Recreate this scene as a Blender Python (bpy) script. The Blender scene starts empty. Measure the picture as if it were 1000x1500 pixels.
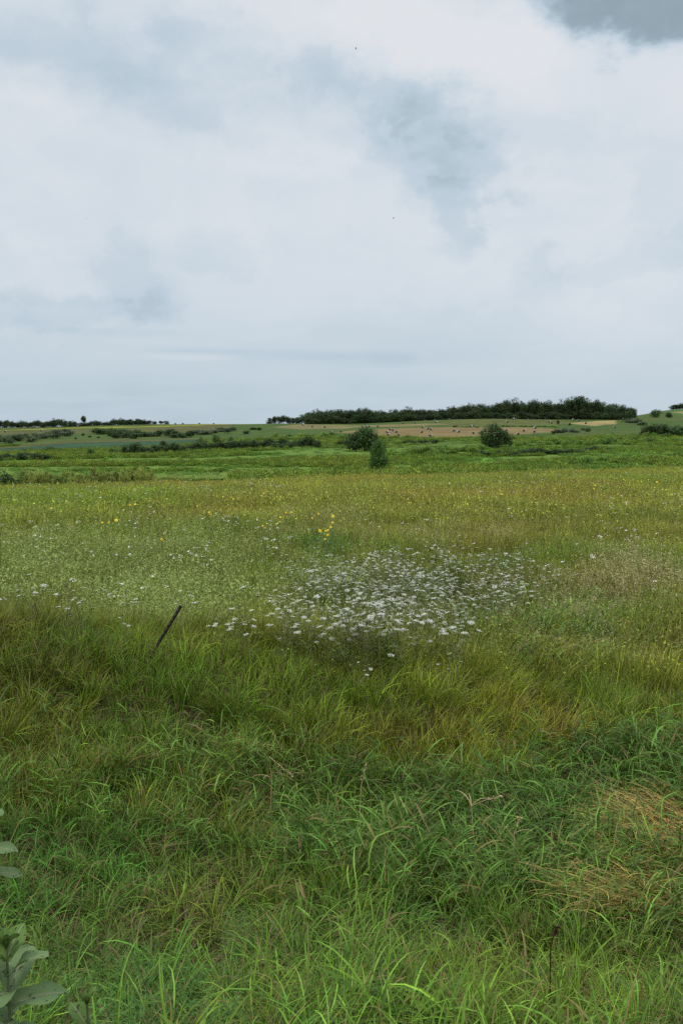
import bpy, math, random
import numpy as np
from mathutils import Vector, Matrix

rng = np.random.default_rng(11)
random.seed(5)
sc = bpy.context.scene
COL = sc.collection
R = math.radians

# ------------------------------------------------------------------ camera
F = 1458.0                       # focal length in pixels of a 1500 px high frame (35 mm lens)
HZ = 618.0                       # row of the true horizon
PITCH = math.atan((HZ - 750.0) / F)   # negative = looking down
CZ = 3.3                         # eye height over the bottom of the ditch
SP, CP = math.sin(-PITCH), math.cos(-PITCH)

cam = bpy.data.cameras.new('camera')
camo = bpy.data.objects.new('camera', cam)
COL.objects.link(camo)
cam.sensor_fit = 'VERTICAL'
cam.sensor_height = 36.0
cam.lens = 35.0
cam.clip_start = 0.05
cam.clip_end = 20000
camo.location = (0, 0, CZ)
camo.rotation_euler = (R(90) + PITCH, 0, 0)
sc.camera = camo


def project(X, Y, Z):
    """world -> pixel of the 1000x1500 frame"""
    z = Z - CZ
    d = CP * Y - SP * z
    d = np.maximum(d, 0.05)
    up = SP * Y + CP * z
    return 500 + F * X / d, 750 - F * up / d


def ray(px, row):
    u = (px - 500) / F
    v = (750 - row) / F
    return np.array([u, CP + SP * v, -SP + CP * v])


def at(px, row, Y):
    d = ray(px, row)
    d = d * (Y / d[1])
    return Vector((d[0], d[1], d[2] + CZ))


# ------------------------------------------------------------------ noise
_lat = np.random.default_rng(3).random((256, 256))


def vnoise(x, y):
    x = np.asarray(x, float); y = np.asarray(y, float)
    xi = np.floor(x).astype(int); yi = np.floor(y).astype(int)
    fx = x - xi; fy = y - yi
    fx = fx * fx * (3 - 2 * fx); fy = fy * fy * (3 - 2 * fy)
    g = lambda i, j: _lat[i % 256, j % 256]
    a = g(xi, yi) * (1 - fx) + g(xi + 1, yi) * fx
    b = g(xi, yi + 1) * (1 - fx) + g(xi + 1, yi + 1) * fx
    return a * (1 - fy) + b * fy


def fbm(x, y, o=3):
    s = 0; a = .5; n = 0
    for k in range(o):
        s = s + a * vnoise(x * 2 ** k + 17 * k, y * 2 ** k + 9 * k); n += a; a *= .5
    return s / n


# ------------------------------------------------------------------ terrain
NEARP = [(-60, -1.5), (-3, -1.62), (0, -1.75), (1.5, -1.95), (3, -2.35), (4.5, -2.8), (6, -3.1), (7.2, -3.2),
         (8.2, -3.05), (9.3, -2.65), (10.2, -2.5), (11.2, -2.7), (13, -2.9), (20, -3.02)]
COLS = {
    -900: [(40, -3.45), (55, -4.2), (75, -6), (110, -7.7), (130, -8.1), (200, -9.9), (300, -10.3), (380, -9.6), (480, -8.2), (600, -6), (750, -4.6), (950, -8), (1500, -30), (6000, -90)],
    0: [(40, -3.45), (58, -4.29), (75, -6), (110, -7.7), (130, -8.1), (200, -9.9), (300, -10.3), (380, -9.6), (480, -8.2), (600, -5.8), (750, -4.1), (950, -7), (1500, -30), (6000, -90)],
    250: [(40, -3.4), (65, -4.43), (85, -6.5), (130, -8), (200, -9.8), (300, -9.6), (380, -8.8), (480, -7.2), (600, -4), (700, -1.4), (900, -5), (1500, -30), (6000, -90)],
    500: [(40, -3.35), (75, -4.55), (95, -6.5), (150, -8.3), (210, -10), (280, -8.2), (350, -7.7), (420, -6.3), (470, -4.8), (540, -3.3), (620, -1.4), (680, -.9), (900, -4), (1500, -30), (6000, -90)],
    700: [(40, -3.3), (82, -4.7), (105, -6.5), (160, -8), (210, -9.2), (280, -7.6), (350, -7), (420, -5.6), (470, -3.9), (540, -1), (600, 1.6), (650, 2.1), (900, -2), (1500, -30), (6000, -90)],
    850: [(40, -3.3), (88, -4.75), (115, -6.5), (165, -7.7), (220, -8.3), (290, -7.4), (360, -6.3), (430, -4.9), (500, -2.7), (560, -.6), (620, 1.3), (680, 1.6), (900, 1), (1500, -25), (6000, -90)],
    1000: [(40, -3.3), (95, -4.8), (130, -6.5), (180, -7.9), (230, -7.9), (300, -7.6), (380, -6), (450, -4.3), (550, -1.9), (700, 2.9), (850, 8.2), (1000, 13), (1300, 11), (2000, -20), (6000, -90)],
    1900: [(40, -3.3), (95, -4.8), (130, -6.5), (180, -7.9), (230, -7.9), (300, -7.6), (380, -6), (450, -4.3), (550, -1.9), (700, 4), (850, 10), (1000, 17), (1300, 16), (2000, -20), (6000, -90)],
}
_cp = np.array(sorted(COLS))
_cy = np.concatenate([np.arange(-80, 40, .25), np.arange(40, 1200, 2.0), np.arange(1200, 6001, 50)])
_tab = []
for c in _cp:
    pr = NEARP + COLS[c]
    yy = np.array([p[0] for p in pr], float); zz = np.array([p[1] for p in pr], float)
    t = np.interp(_cy, yy, zz)
    # smooth proportionally to the distance
    t2 = t.copy()
    for k, y in enumerate(_cy):
        w = min(max(abs(y) * .05, .25), 14)
        m = np.abs(_cy - y) <= w
        t2[k] = t[m].mean() if y < 1200 else t[k]
    _tab.append(t2)
_tab = np.array(_tab)


def terrain(X, Y):
    X = np.asarray(X, float); Y = np.asarray(Y, float)
    c = np.clip(500 + F * X / np.maximum(np.abs(Y), 12.0), -899, 1899)
    j = np.clip(np.searchsorted(_cp, c, side='right') - 1, 0, len(_cp) - 2)
    f = (c - _cp[j]) / (_cp[j + 1] - _cp[j])
    f = f * f * (3 - 2 * f)
    fi = np.interp(Y, _cy, np.arange(len(_cy)))
    i0 = np.clip(fi.astype(int), 0, len(_cy) - 2); fr = fi - i0
    za = _tab[j, i0] * (1 - fr) + _tab[j, i0 + 1] * fr
    zb = _tab[j + 1, i0] * (1 - fr) + _tab[j + 1, i0 + 1] * fr
    z = za * (1 - f) + zb * f
    z = z + np.clip(-.125 * X, -.5, .42) * np.exp(-((Y - 10.0) / 1.6) ** 2)
    z = z + .32 * np.exp(-((Y - 7.2) / 1.5) ** 2) * np.clip((.6 - X) / 2.6, 0, 1)
    amp = np.clip((np.abs(Y) + np.abs(X)) / 10, .05, 1)
    z = z + .22 * amp * np.clip(1 - np.abs(Y) / 60, 0, 1) * (fbm(X * .55 + 40, Y * .55 + 40) - .5)
    z = z + .5 * np.clip((Y - 40) / 80, 0, 1) * (fbm(X * .05 + 80, Y * .05 + 80) - .5)
    return z + CZ


def row_at(px, Y, h=0.0):
    Y = np.asarray(Y, float)
    X = (px - 500) / F * Y
    Z = terrain(X, Y) + h
    for _ in range(2):
        X = (px - 500) / F * (CP * Y - SP * (Z - CZ))
        Z = terrain(X, Y) + h
    return X, Z, project(X, Y, Z)[1]


_YS = np.concatenate([np.arange(1.5, 40, .1), np.arange(40, 200, .5), np.arange(200, 1300, 1.0)])


def ground_at(px, row, h=0.0, ymin=1.5):
    """first point along the column px where something h high over the ground stands on that row"""
    Y = _YS[_YS >= ymin]
    X, Z, r = row_at(px, Y, h)
    k = np.nonzero(r <= row)[0]
    k = k[0] if len(k) else int(np.argmin(r))
    return float(X[k]), float(Y[k]), float(Z[k] - h)


# ------------------------------------------------------------------ mesh helpers
def mesh_from(name, V, faces, mats, attr=None, attr_name='bl', smooth=False, mat_idx=None):
    me = bpy.data.meshes.new(name)
    me.from_pydata([tuple(v) for v in V], [], [tuple(int(i) for i in f) for f in faces])
    if not isinstance(mats, (list, tuple)):
        mats = [mats]
    for m in mats:
        me.materials.append(m)
    if attr is not None:
        a = me.attributes.new(attr_name, 'FLOAT_COLOR', 'POINT')
        a.data.foreach_set('color', np.asarray(attr, np.float32).ravel())
    if mat_idx is not None:
        me.polygons.foreach_set('material_index', np.asarray(mat_idx, np.int32))
    if smooth:
        me.polygons.foreach_set('use_smooth', np.ones(len(me.polygons), bool))
    me.update()
    return me


def link(name, me, parent=None, loc=None):
    o = bpy.data.objects.new(name, me)
    COL.objects.link(o)
    if parent is not None:
        o.parent = parent
    if loc is not None:
        o.location = loc
    return o


def tag(o, label, cat=None, group=None, kind=None):
    o['label'] = label
    if cat: o['category'] = cat
    if group: o['group'] = group
    if kind: o['kind'] = kind
    return o


def empty(name, loc, rz=0.0):
    o = bpy.data.objects.new(name, None)
    COL.objects.link(o)
    o.location = loc
    o.rotation_euler = (0, 0, rz)
    o.empty_display_size = .2
    return o


def copy_tree(o, parent=None):
    c = o.copy()
    COL.objects.link(c)
    c.parent = parent
    for ch in list(o.children):
        copy_tree(ch, c)
    return c


class MB:
    """collects vertices, faces and one colour attribute"""
    def __init__(self):
        self.v = []; self.f = []; self.a = []; self.n = 0

    def add(self, V, Fc, A):
        V = np.asarray(V, float).reshape(-1, 3)
        A = np.broadcast_to(np.asarray(A, float), (len(V), 4))
        self.v.append(V); self.a.append(A)
        self.f.extend([tuple(i + self.n for i in f) for f in Fc])
        self.n += len(V)

    def mesh(self, name, mat, smooth=False):
        return mesh_from(name, np.concatenate(self.v), self.f, mat, np.concatenate(self.a), smooth=smooth)


def blades(mb, g, n, spread, L, w, th0, th1, seg=4, kind=0.0, root=None, az=None, azs=math.pi, pw=1.0, z0=0.0):
    """n curved tapering blades; angles in degrees from the vertical"""
    if root is None:
        rr = spread * np.sqrt(g.random(n)); ra = g.random(n) * 2 * math.pi
        P = np.stack([rr * np.cos(ra), rr * np.sin(ra), np.full(n, z0)], 1)
        phi = ra + g.normal(0, 1.0, n)
    else:
        P = np.repeat(np.asarray(root, float)[None], n, 0) if np.ndim(root) == 1 else np.asarray(root, float)
        phi = g.random(n) * 2 * math.pi
    if az is not None:
        phi = np.asarray(az) + (g.random(n) * 2 - 1) * azs
    Ln = g.uniform(L[0], L[1], n); wn = g.uniform(w[0], w[1], n)
    a0 = np.radians(g.uniform(th0[0], th0[1], n)); a1 = np.radians(g.uniform(th1[0], th1[1], n))
    D = np.stack([np.cos(phi), np.sin(phi), np.zeros(n)], 1)
    tw = g.normal(0, .5, n)
    S = np.stack([-np.sin(phi) * np.cos(tw), np.cos(phi) * np.cos(tw), np.sin(tw)], 1)
    rnd = g.random(n)
    ctr = []; p = P.copy()
    ctr.append(p.copy())
    for k in range(seg):
        t = (k + .5) / seg
        th = a0 + (a1 - a0) * t ** 1.3
        p = p + (D * np.sin(th)[:, None] + np.array([0, 0, 1.0]) * np.cos(th)[:, None]) * (Ln / seg)[:, None]
        ctr.append(p.copy())
    nv = 2 * seg + 1
    V = np.zeros((n, nv, 3)); A = np.zeros((n, nv, 4)); A[..., 3] = 1
    A[..., 1] = rnd[:, None]; A[..., 2] = kind
    for k in range(seg):
        t = k / seg
        ww = wn * (0.62 + .75 * t - 1.37 * t ** 2.2) * pw
        V[:, 2 * k] = ctr[k] - S * (ww / 2)[:, None]
        V[:, 2 * k + 1] = ctr[k] + S * (ww / 2)[:, None]
        A[:, 2 * k, 0] = t; A[:, 2 * k + 1, 0] = t
    V[:, nv - 1] = ctr[seg]; A[:, nv - 1, 0] = 1
    fs = []
    for i in range(n):
        b = i * nv
        for k in range(seg - 1):
            fs.append((b + 2 * k, b + 2 * k + 1, b + 2 * k + 3, b + 2 * k + 2))
        fs.append((b + nv - 3, b + nv - 2, b + nv - 1))
    mb.add(V, fs, A.reshape(-1, 4))
    return np.stack(ctr, 1)          # n, seg+1, 3


def tube(mb, pts, rad, sides=5, a=(0, .5, 0, 1)):
    pts = [Vector(p) for p in pts]
    n = len(pts)
    rad = [rad] * n if np.isscalar(rad) else list(rad)
    V = []
    for i, p in enumerate(pts):
        t = (pts[min(i + 1, n - 1)] - pts[max(i - 1, 0)]).normalized()
        ref = Vector((0, 0, 1)) if abs(t.z) < .95 else Vector((1, 0, 0))
        x = t.cross(ref).normalized(); y = t.cross(x)
        for k in range(sides):
            an = 2 * math.pi * k / sides
            V.append(p + (x * math.cos(an) + y * math.sin(an)) * rad[i])
    fs = []
    for i in range(n - 1):
        for k in range(sides):
            k2 = (k + 1) % sides
            fs.append((i * sides + k, i * sides + k2, (i + 1) * sides + k2, (i + 1) * sides + k))
    fs.append(tuple(range(sides))[::-1]); fs.append(tuple((n - 1) * sides + k for k in range(sides)))
    mb.add([tuple(v) for v in V], fs, a)


def cards(mb, g, P, size, kind=0.0, rnd=None, flat=0.0, aspect=1.6, nrm=None):
    """leaf-shaped four-cornered cards centred on points P"""
    n = len(P)
    N = g.normal(0, 1, (n, 3))
    if nrm is not None:
        N = N * .75 + nrm
    N[:, 2] += flat
    N /= np.linalg.norm(N, axis=1)[:, None]
    T = np.cross(N, g.normal(0, 1, (n, 3))); T /= np.linalg.norm(T, axis=1)[:, None]
    B = np.cross(N, T)
    s = (np.asarray(size) * g.uniform(.6, 1.3, n))[:, None]
    V = np.stack([P - T * s * aspect / 2, P - B * s * .5 + T * s * .1, P + T * s * aspect / 2, P + B * s * .5 + T * s * .1], 1)
    A = np.zeros((n, 4, 4)); A[..., 3] = 1
    A[..., 0] = g.random(n)[:, None]
    A[..., 1] = (g.random(n) if rnd is None else rnd)[:, None]
    A[..., 2] = kind
    fs = [(4 * i, 4 * i + 1, 4 * i + 2, 4 * i + 3) for i in range(n)]
    mb.add(V, fs, A.reshape(-1, 4))


# ------------------------------------------------------------------ materials
def new_mat(name):
    m = bpy.data.materials.new(name)
    m.use_nodes = True
    nt = m.node_tree
    nt.nodes.clear()
    out = nt.nodes.new('ShaderNodeOutputMaterial')
    return m, nt, out


def N(nt, t, **kw):
    n = nt.nodes.new(t)
    for k, v in kw.items():
        setattr(n, k, v)
    return n


def setin(nt, sock, val):
    if hasattr(val, 'is_linked'):
        nt.links.new(val, sock)
    else:
        sock.default_value = val


def mth(nt, op, a, b=None, c=None, clamp=False):
    n = N(nt, 'ShaderNodeMath', operation=op, use_clamp=clamp)
    setin(nt, n.inputs[0], a)
    if b is not None: setin(nt, n.inputs[1], b)
    if c is not None: setin(nt, n.inputs[2], c)
    return n.outputs[0]


def mixc(nt, f, a, b, blend='MIX'):
    n = N(nt, 'ShaderNodeMix', data_type='RGBA', blend_type=blend)
    n.clamp_factor = True
    setin(nt, n.inputs[0], f)
    setin(nt, n.inputs[6], a)
    setin(nt, n.inputs[7], b)
    return n.outputs[2]


def smooth(nt, x, lo, hi):
    n = N(nt, 'ShaderNodeMapRange', interpolation_type='SMOOTHSTEP')
    setin(nt, n.inputs[0], x)
    n.inputs[1].default_value = lo; n.inputs[2].default_value = hi
    n.inputs[3].default_value = 0; n.inputs[4].default_value = 1
    return n.outputs[0]


def leaf_shader(nt, out, col, rough=.5, spec=.3, transl=.3):
    p = N(nt, 'ShaderNodeBsdfPrincipled')
    setin(nt, p.inputs['Base Color'], col)
    p.inputs['Roughness'].default_value = rough
    p.inputs['Specular IOR Level'].default_value = spec
    t = N(nt, 'ShaderNodeBsdfTranslucent')
    tc = mixc(nt, .35, col, (.22, .30, .03, 1), 'MIX')
    nt.links.new(mixc(nt, .7, tc, col), t.inputs['Color'])
    mx = N(nt, 'ShaderNodeMixShader')
    mx.inputs[0].default_value = transl
    nt.links.new(p.outputs[0], mx.inputs[1]); nt.links.new(t.outputs[0], mx.inputs[2])
    nt.links.new(mx.outputs[0], out.inputs['Surface'])


def grass_material(name, pale=(.36, .34, .17), rough=.5, spec=.12, transl=.12, dry=.10, amp=1.35, low=.56):
    """scattered blades: patch colour comes with each clump, blade-to-blade variation with each blade"""
    m, nt, out = new_mat(name)
    ti = N(nt, 'ShaderNodeAttribute', attribute_type='INSTANCER', attribute_name='tint')
    bl = N(nt, 'ShaderNodeAttribute', attribute_type='GEOMETRY', attribute_name='bl')
    sp = N(nt, 'ShaderNodeSeparateColor')
    nt.links.new(bl.outputs['Color'], sp.inputs[0])
    v, rnd, kind = sp.outputs[0], sp.outputs[1], sp.outputs[2]
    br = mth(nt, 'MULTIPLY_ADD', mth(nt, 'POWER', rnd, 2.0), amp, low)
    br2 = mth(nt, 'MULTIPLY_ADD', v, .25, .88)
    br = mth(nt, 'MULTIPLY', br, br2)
    vm = N(nt, 'ShaderNodeVectorMath', operation='SCALE')
    nt.links.new(ti.outputs['Color'], vm.inputs[0]); nt.links.new(br, vm.inputs['Scale'])
    col = vm.outputs[0]
    # some blades are dying back, brown from the tip down
    r2 = mth(nt, 'FRACT', mth(nt, 'MULTIPLY', rnd, 37.7))
    isdry = mth(nt, 'LESS_THAN', r2, dry)
    tipdry = mth(nt, 'MULTIPLY', smooth(nt, mth(nt, 'ADD', v, mth(nt, 'MULTIPLY', r2, -.35)), .68, 1.0), .55)
    col = mixc(nt, tipdry, col, (.20, .155, .06, 1))
    col = mixc(nt, mth(nt, 'MULTIPLY', isdry, .85), col, (.23, .155, .062, 1))
    col = mixc(nt, kind, col, (*pale, 1))
    leaf_shader(nt, out, col, rough, spec, transl)
    return m


def foliage_material(name, c1, c2, transl=.22, rough=.55, spec=.25):
    m, nt, out = new_mat(name)
    bl = N(nt, 'ShaderNodeAttribute', attribute_type='GEOMETRY', attribute_name='bl')
    sp = N(nt, 'ShaderNodeSeparateColor')
    nt.links.new(bl.outputs['Color'], sp.inputs[0])
    oi = N(nt, 'ShaderNodeObjectInfo')
    f = mth(nt, 'ADD', mth(nt, 'MULTIPLY', sp.outputs[1], .65), mth(nt, 'MULTIPLY', sp.outputs[0], .35))
    col = mixc(nt, f, (*c1, 1), (*c2, 1))
    hs = N(nt, 'ShaderNodeHueSaturation')
    nt.links.new(mth(nt, 'MULTIPLY_ADD', oi.outputs['Random'], .035, .4825), hs.inputs['Hue'])
    nt.links.new(mth(nt, 'MULTIPLY_ADD', mth(nt, 'FRACT', mth(nt, 'MULTIPLY', oi.outputs['Random'], 7.3)), .75, .68), hs.inputs['Value'])
    nt.links.new(col, hs.inputs['Color'])
    leaf_shader(nt, out, hs.outputs[0], rough, spec, transl)
    return m


def plain(name, c, rough=.6, spec=.3, noise=None, c2=None, bump=0.0, metallic=0.0):
    m, nt, out = new_mat(name)
    p = N(nt, 'ShaderNodeBsdfPrincipled')
    p.inputs['Roughness'].default_value = rough
    p.inputs['Specular IOR Level'].default_value = spec
    p.inputs['Metallic'].default_value = metallic
    if noise:
        tc = N(nt, 'ShaderNodeTexCoord')
        nz = N(nt, 'ShaderNodeTexNoise')
        nz.inputs['Scale'].default_value = noise; nz.inputs['Detail'].default_value = 5
        nt.links.new(tc.outputs['Object'], nz.inputs['Vector'])
        nt.links.new(mixc(nt, smooth(nt, nz.outputs[0], .35, .65), (*c, 1), (*c2, 1)), p.inputs['Base Color'])
        if bump:
            b = N(nt, 'ShaderNodeBump'); b.inputs['Strength'].default_value = bump; b.inputs['Distance'].default_value = .02
            nt.links.new(nz.outputs[0], b.inputs['Height']); nt.links.new(b.outputs[0], p.inputs['Normal'])
    else:
        p.inputs['Base Color'].default_value = (*c, 1)
    nt.links.new(p.outputs[0], out.inputs['Surface'])
    return m


M_GRASS = grass_material('grass_blade')
M_REED = grass_material('reed_blade', rough=.46, spec=.15, transl=.13, dry=.06)
M_MEADOW = grass_material('meadow_blade', pale=(.33, .31, .12), dry=.10, amp=1.2, low=.62)
M_SEED = grass_material('seeding_blade', pale=(.34, .41, .12), dry=.05, amp=1.4, low=.55)
M_TAN = grass_material('tan_blade', pale=(.42, .38, .17), dry=.15)
M_STRAW = grass_material('straw_blade', pale=(.5, .38, .2), dry=.3, rough=.5, spec=.3)
M_GOLD = grass_material('goldenrod_leaf', pale=(.60, .47, .03), dry=.0)
M_WHITEFLECK = grass_material('white_fleck_leaf', pale=(.75, .75, .66), dry=.0)
M_FERN = grass_material('ferny_leaf', dry=.0, rough=.6, spec=.2, amp=.8, low=.70)

# ground
mg, nt, out = new_mat('ground_soil')
at_ = N(nt, 'ShaderNodeAttribute', attribute_type='GEOMETRY', attribute_name='zone')
tc = N(nt, 'ShaderNodeTexCoord')
n1 = N(nt, 'ShaderNodeTexNoise'); n1.inputs['Scale'].default_value = .35; n1.inputs['Detail'].default_value = 8; n1.inputs['Roughness'].default_value = .7
mp = N(nt, 'ShaderNodeMapping'); mp.inputs['Scale'].default_value = (1, 1, 1)
nt.links.new(tc.outputs['Object'], mp.inputs[0]); nt.links.new(mp.outputs[0], n1.inputs['Vector'])
n2 = N(nt, 'ShaderNodeTexNoise'); n2.inputs['Scale'].default_value = .045; n2.inputs['Detail'].default_value = 6; n2.inputs['Roughness'].default_value = .65
nt.links.new(tc.outputs['Object'], n2.inputs['Vector'])
fac = mth(nt, 'ADD', mth(nt, 'MULTIPLY_ADD', n1.outputs[0], 1.1, .1), mth(nt, 'MULTIPLY_ADD', n2.outputs[0], 1.1, -.2))
vm = N(nt, 'ShaderNodeVectorMath', operation='SCALE')
nt.links.new(at_.outputs['Color'], vm.inputs[0]); nt.links.new(fac, vm.inputs['Scale'])
p = N(nt, 'ShaderNodeBsdfPrincipled'); p.inputs['Roughness'].default_value = .95; p.inputs['Specular IOR Level'].default_value = .1
nt.links.new(vm.outputs[0], p.inputs['Base Color'])
bp = N(nt, 'ShaderNodeBump'); bp.inputs['Strength'].default_value = .6; bp.inputs['Distance'].default_value = .5
nt.links.new(n1.outputs[0], bp.inputs['Height']); nt.links.new(bp.outputs[0], p.inputs['Normal'])
nt.links.new(p.outputs[0], out.inputs['Surface'])
M_GROUND = mg


# ------------------------------------------------------------------ ground sheet with its fields
def inpoly(px, py, poly):
    poly = np.asarray(poly, float); n = len(poly)
    ins = np.zeros(px.shape, bool)
    j = n - 1
    for i in range(n):
        xi, yi = poly[i]; xj, yj = poly[j]
        c = ((yi > py) != (yj > py)) & (px < (xj - xi) * (py - yi) / (yj - yi + 1e-9) + xi)
        ins ^= c
        j = i
    return ins


FIELDS = [   # outlines of the far fields (on the slope, as frame coordinates of their corners), colour, minimum distance
    ([(-400, 640), (0, 633), (34, 631.5), (170, 629), (340, 621), (340, 627), (292, 634), (204, 632), (100, 636), (0, 637), (-400, 640)], (.082, .084, .028), 450),
    ([(-400, 634), (0, 630), (112, 626), (218, 624.4), (330, 619.6), (430, 619), (447, 617), (447, 619.5), (400, 621), (340, 621.5), (218, 625.8), (112, 627.6), (0, 631.2), (-400, 637)], (.18, .18, .020), 500),
    ([(-400, 664), (0, 657), (112, 649), (190, 646.7), (292, 643), (296, 650), (170, 657), (68, 662), (0, 664.5), (-400, 680)], (.030, .066, .028), 250),
    ([(-400, 660), (0, 655), (112, 647.5), (190, 645.6), (292, 642), (292, 643.2), (190, 647), (112, 649), (0, 657), (-400, 663)], (.09, .075, .03), 250),
    ([(398, 626), (442, 621.5), (520, 623), (541, 624.6), (500, 628.5), (440, 629)], (.150, .130, .052), 350),
    ([(493, 634), (520, 630.5), (561, 628), (660, 625.5), (762, 625.8), (843, 630), (823, 632), (762, 636.5), (660, 640), (568, 640.5), (534, 636)], (.165, .122, .050), 300),
    ([(826, 619.5), (860, 618), (898, 615.5), (903, 621), (871, 624), (843, 621.5)], (.27, .205, .085), 300),
    ([(640, 618), (700, 613), (762, 612.5), (806, 614), (846, 619), (796, 624), (660, 624.5)], (.082, .092, .025), 300),
    ([(524, 623.5), (590, 621.5), (640, 620), (660, 621.5), (600, 624.5), (541, 626)], (.17, .14, .055), 300),
    ([(940, 602), (1000, 599), (1100, 596), (1100, 612), (1000, 609), (985, 607)], (.055, .100, .024), 400),
    ([(985, 604), (1020, 601), (1100, 600), (1100, 604), (1000, 606)], (.2, .17, .07), 400),
]


def make_ground():
    ys = np.concatenate([np.arange(-60, -2, 3.0), np.arange(-2, 16, .25), np.arange(16, 45, .8), np.arange(45, 130, 1.5), np.arange(130, 400, 3.0),
                         np.arange(400, 800, 1.6), np.arange(800, 1100, 8), np.arange(1100, 2000, 60), np.arange(2000, 6001, 400)])
    us = np.linspace(-1, 1, 361)
    us = np.sign(us) * (np.abs(us) * .55 + .45 * np.abs(us) ** 3)
    hw = np.where(ys > 0, 14 + ys * 1.05, 14 - ys * 1.2)
    X = us[None] * hw[:, None]
    Y = np.repeat(ys[:, None], len(us), 1)
    Z = terrain(X, Y)
    c, r = project(X, Y, Z)
    wob = (fbm(X * .06 + 5, Y * .06 + 5) - .5)
    cols = np.zeros(X.shape + (3,))
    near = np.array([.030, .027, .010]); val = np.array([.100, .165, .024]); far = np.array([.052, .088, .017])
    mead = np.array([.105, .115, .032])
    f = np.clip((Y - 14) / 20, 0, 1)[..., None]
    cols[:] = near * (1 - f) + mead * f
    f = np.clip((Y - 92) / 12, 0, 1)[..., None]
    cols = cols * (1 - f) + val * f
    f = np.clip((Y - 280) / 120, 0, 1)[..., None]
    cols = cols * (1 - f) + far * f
    # pasture mottling: olive and green swathes
    q = fbm(X * .02 + 3, Y * .012 + 3, 4)
    f = (np.clip((q - .45) * 5, 0, 1) * np.clip((Y - 250) / 80, 0, 1))[..., None]
    cols = cols * (1 - f * .55) + np.array([.085, .088, .024]) * f * .55
    for poly, cc, ymin in FIELDS:
        ins = inpoly(c + wob * 6, r + wob * 1.2, poly) & (Y > ymin)
        k = .85 + .35 * fbm(X[ins] * .08, Y[ins] * .08)
        cols[ins] = np.array(cc)[None] * k[:, None]
    V = np.stack([X, Y, Z], -1).reshape(-1, 3)
    ny, nx = X.shape
    i = np.arange(ny - 1)[:, None] * nx + np.arange(nx - 1)[None]
    fs = np.stack([i, i + 1, i + nx + 1, i + nx], -1).reshape(-1, 4)
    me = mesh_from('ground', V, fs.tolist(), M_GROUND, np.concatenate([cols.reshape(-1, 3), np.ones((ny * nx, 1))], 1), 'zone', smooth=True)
    o = link('ground', me)
    tag(o, 'rolling grassland ground from the ditch to the far hay fields', 'ground', kind='structure')


make_ground()


# ------------------------------------------------------------------ scatter machinery (uncountable grass only)
def euler_from(axis_az, tilt, spin):
    """tilt towards azimuth axis_az after spinning about the vertical"""
    k = np.stack([-np.sin(axis_az), np.cos(axis_az), np.zeros_like(axis_az)], 1)
    c, s = np.cos(tilt), np.sin(tilt)
    K = np.zeros((len(k), 3, 3))
    K[:, 0, 1] = -k[:, 2]; K[:, 0, 2] = k[:, 1]; K[:, 1, 0] = k[:, 2]; K[:, 1, 2] = -k[:, 0]; K[:, 2, 0] = -k[:, 1]; K[:, 2, 1] = k[:, 0]
    T = np.eye(3)[None] + s[:, None, None] * K + (1 - c)[:, None, None] * (K @ K)
    Z = np.zeros_like(T); Z[:, 2, 2] = 1
    Z[:, 0, 0] = np.cos(spin); Z[:, 0, 1] = -np.sin(spin); Z[:, 1, 0] = np.sin(spin); Z[:, 1, 1] = np.cos(spin)
    M = T @ Z
    return np.stack([np.arctan2(M[:, 2, 1], M[:, 2, 2]), -np.arcsin(np.clip(M[:, 2, 0], -1, 1)), np.arctan2(M[:, 1, 0], M[:, 0, 0])], 1)


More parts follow.
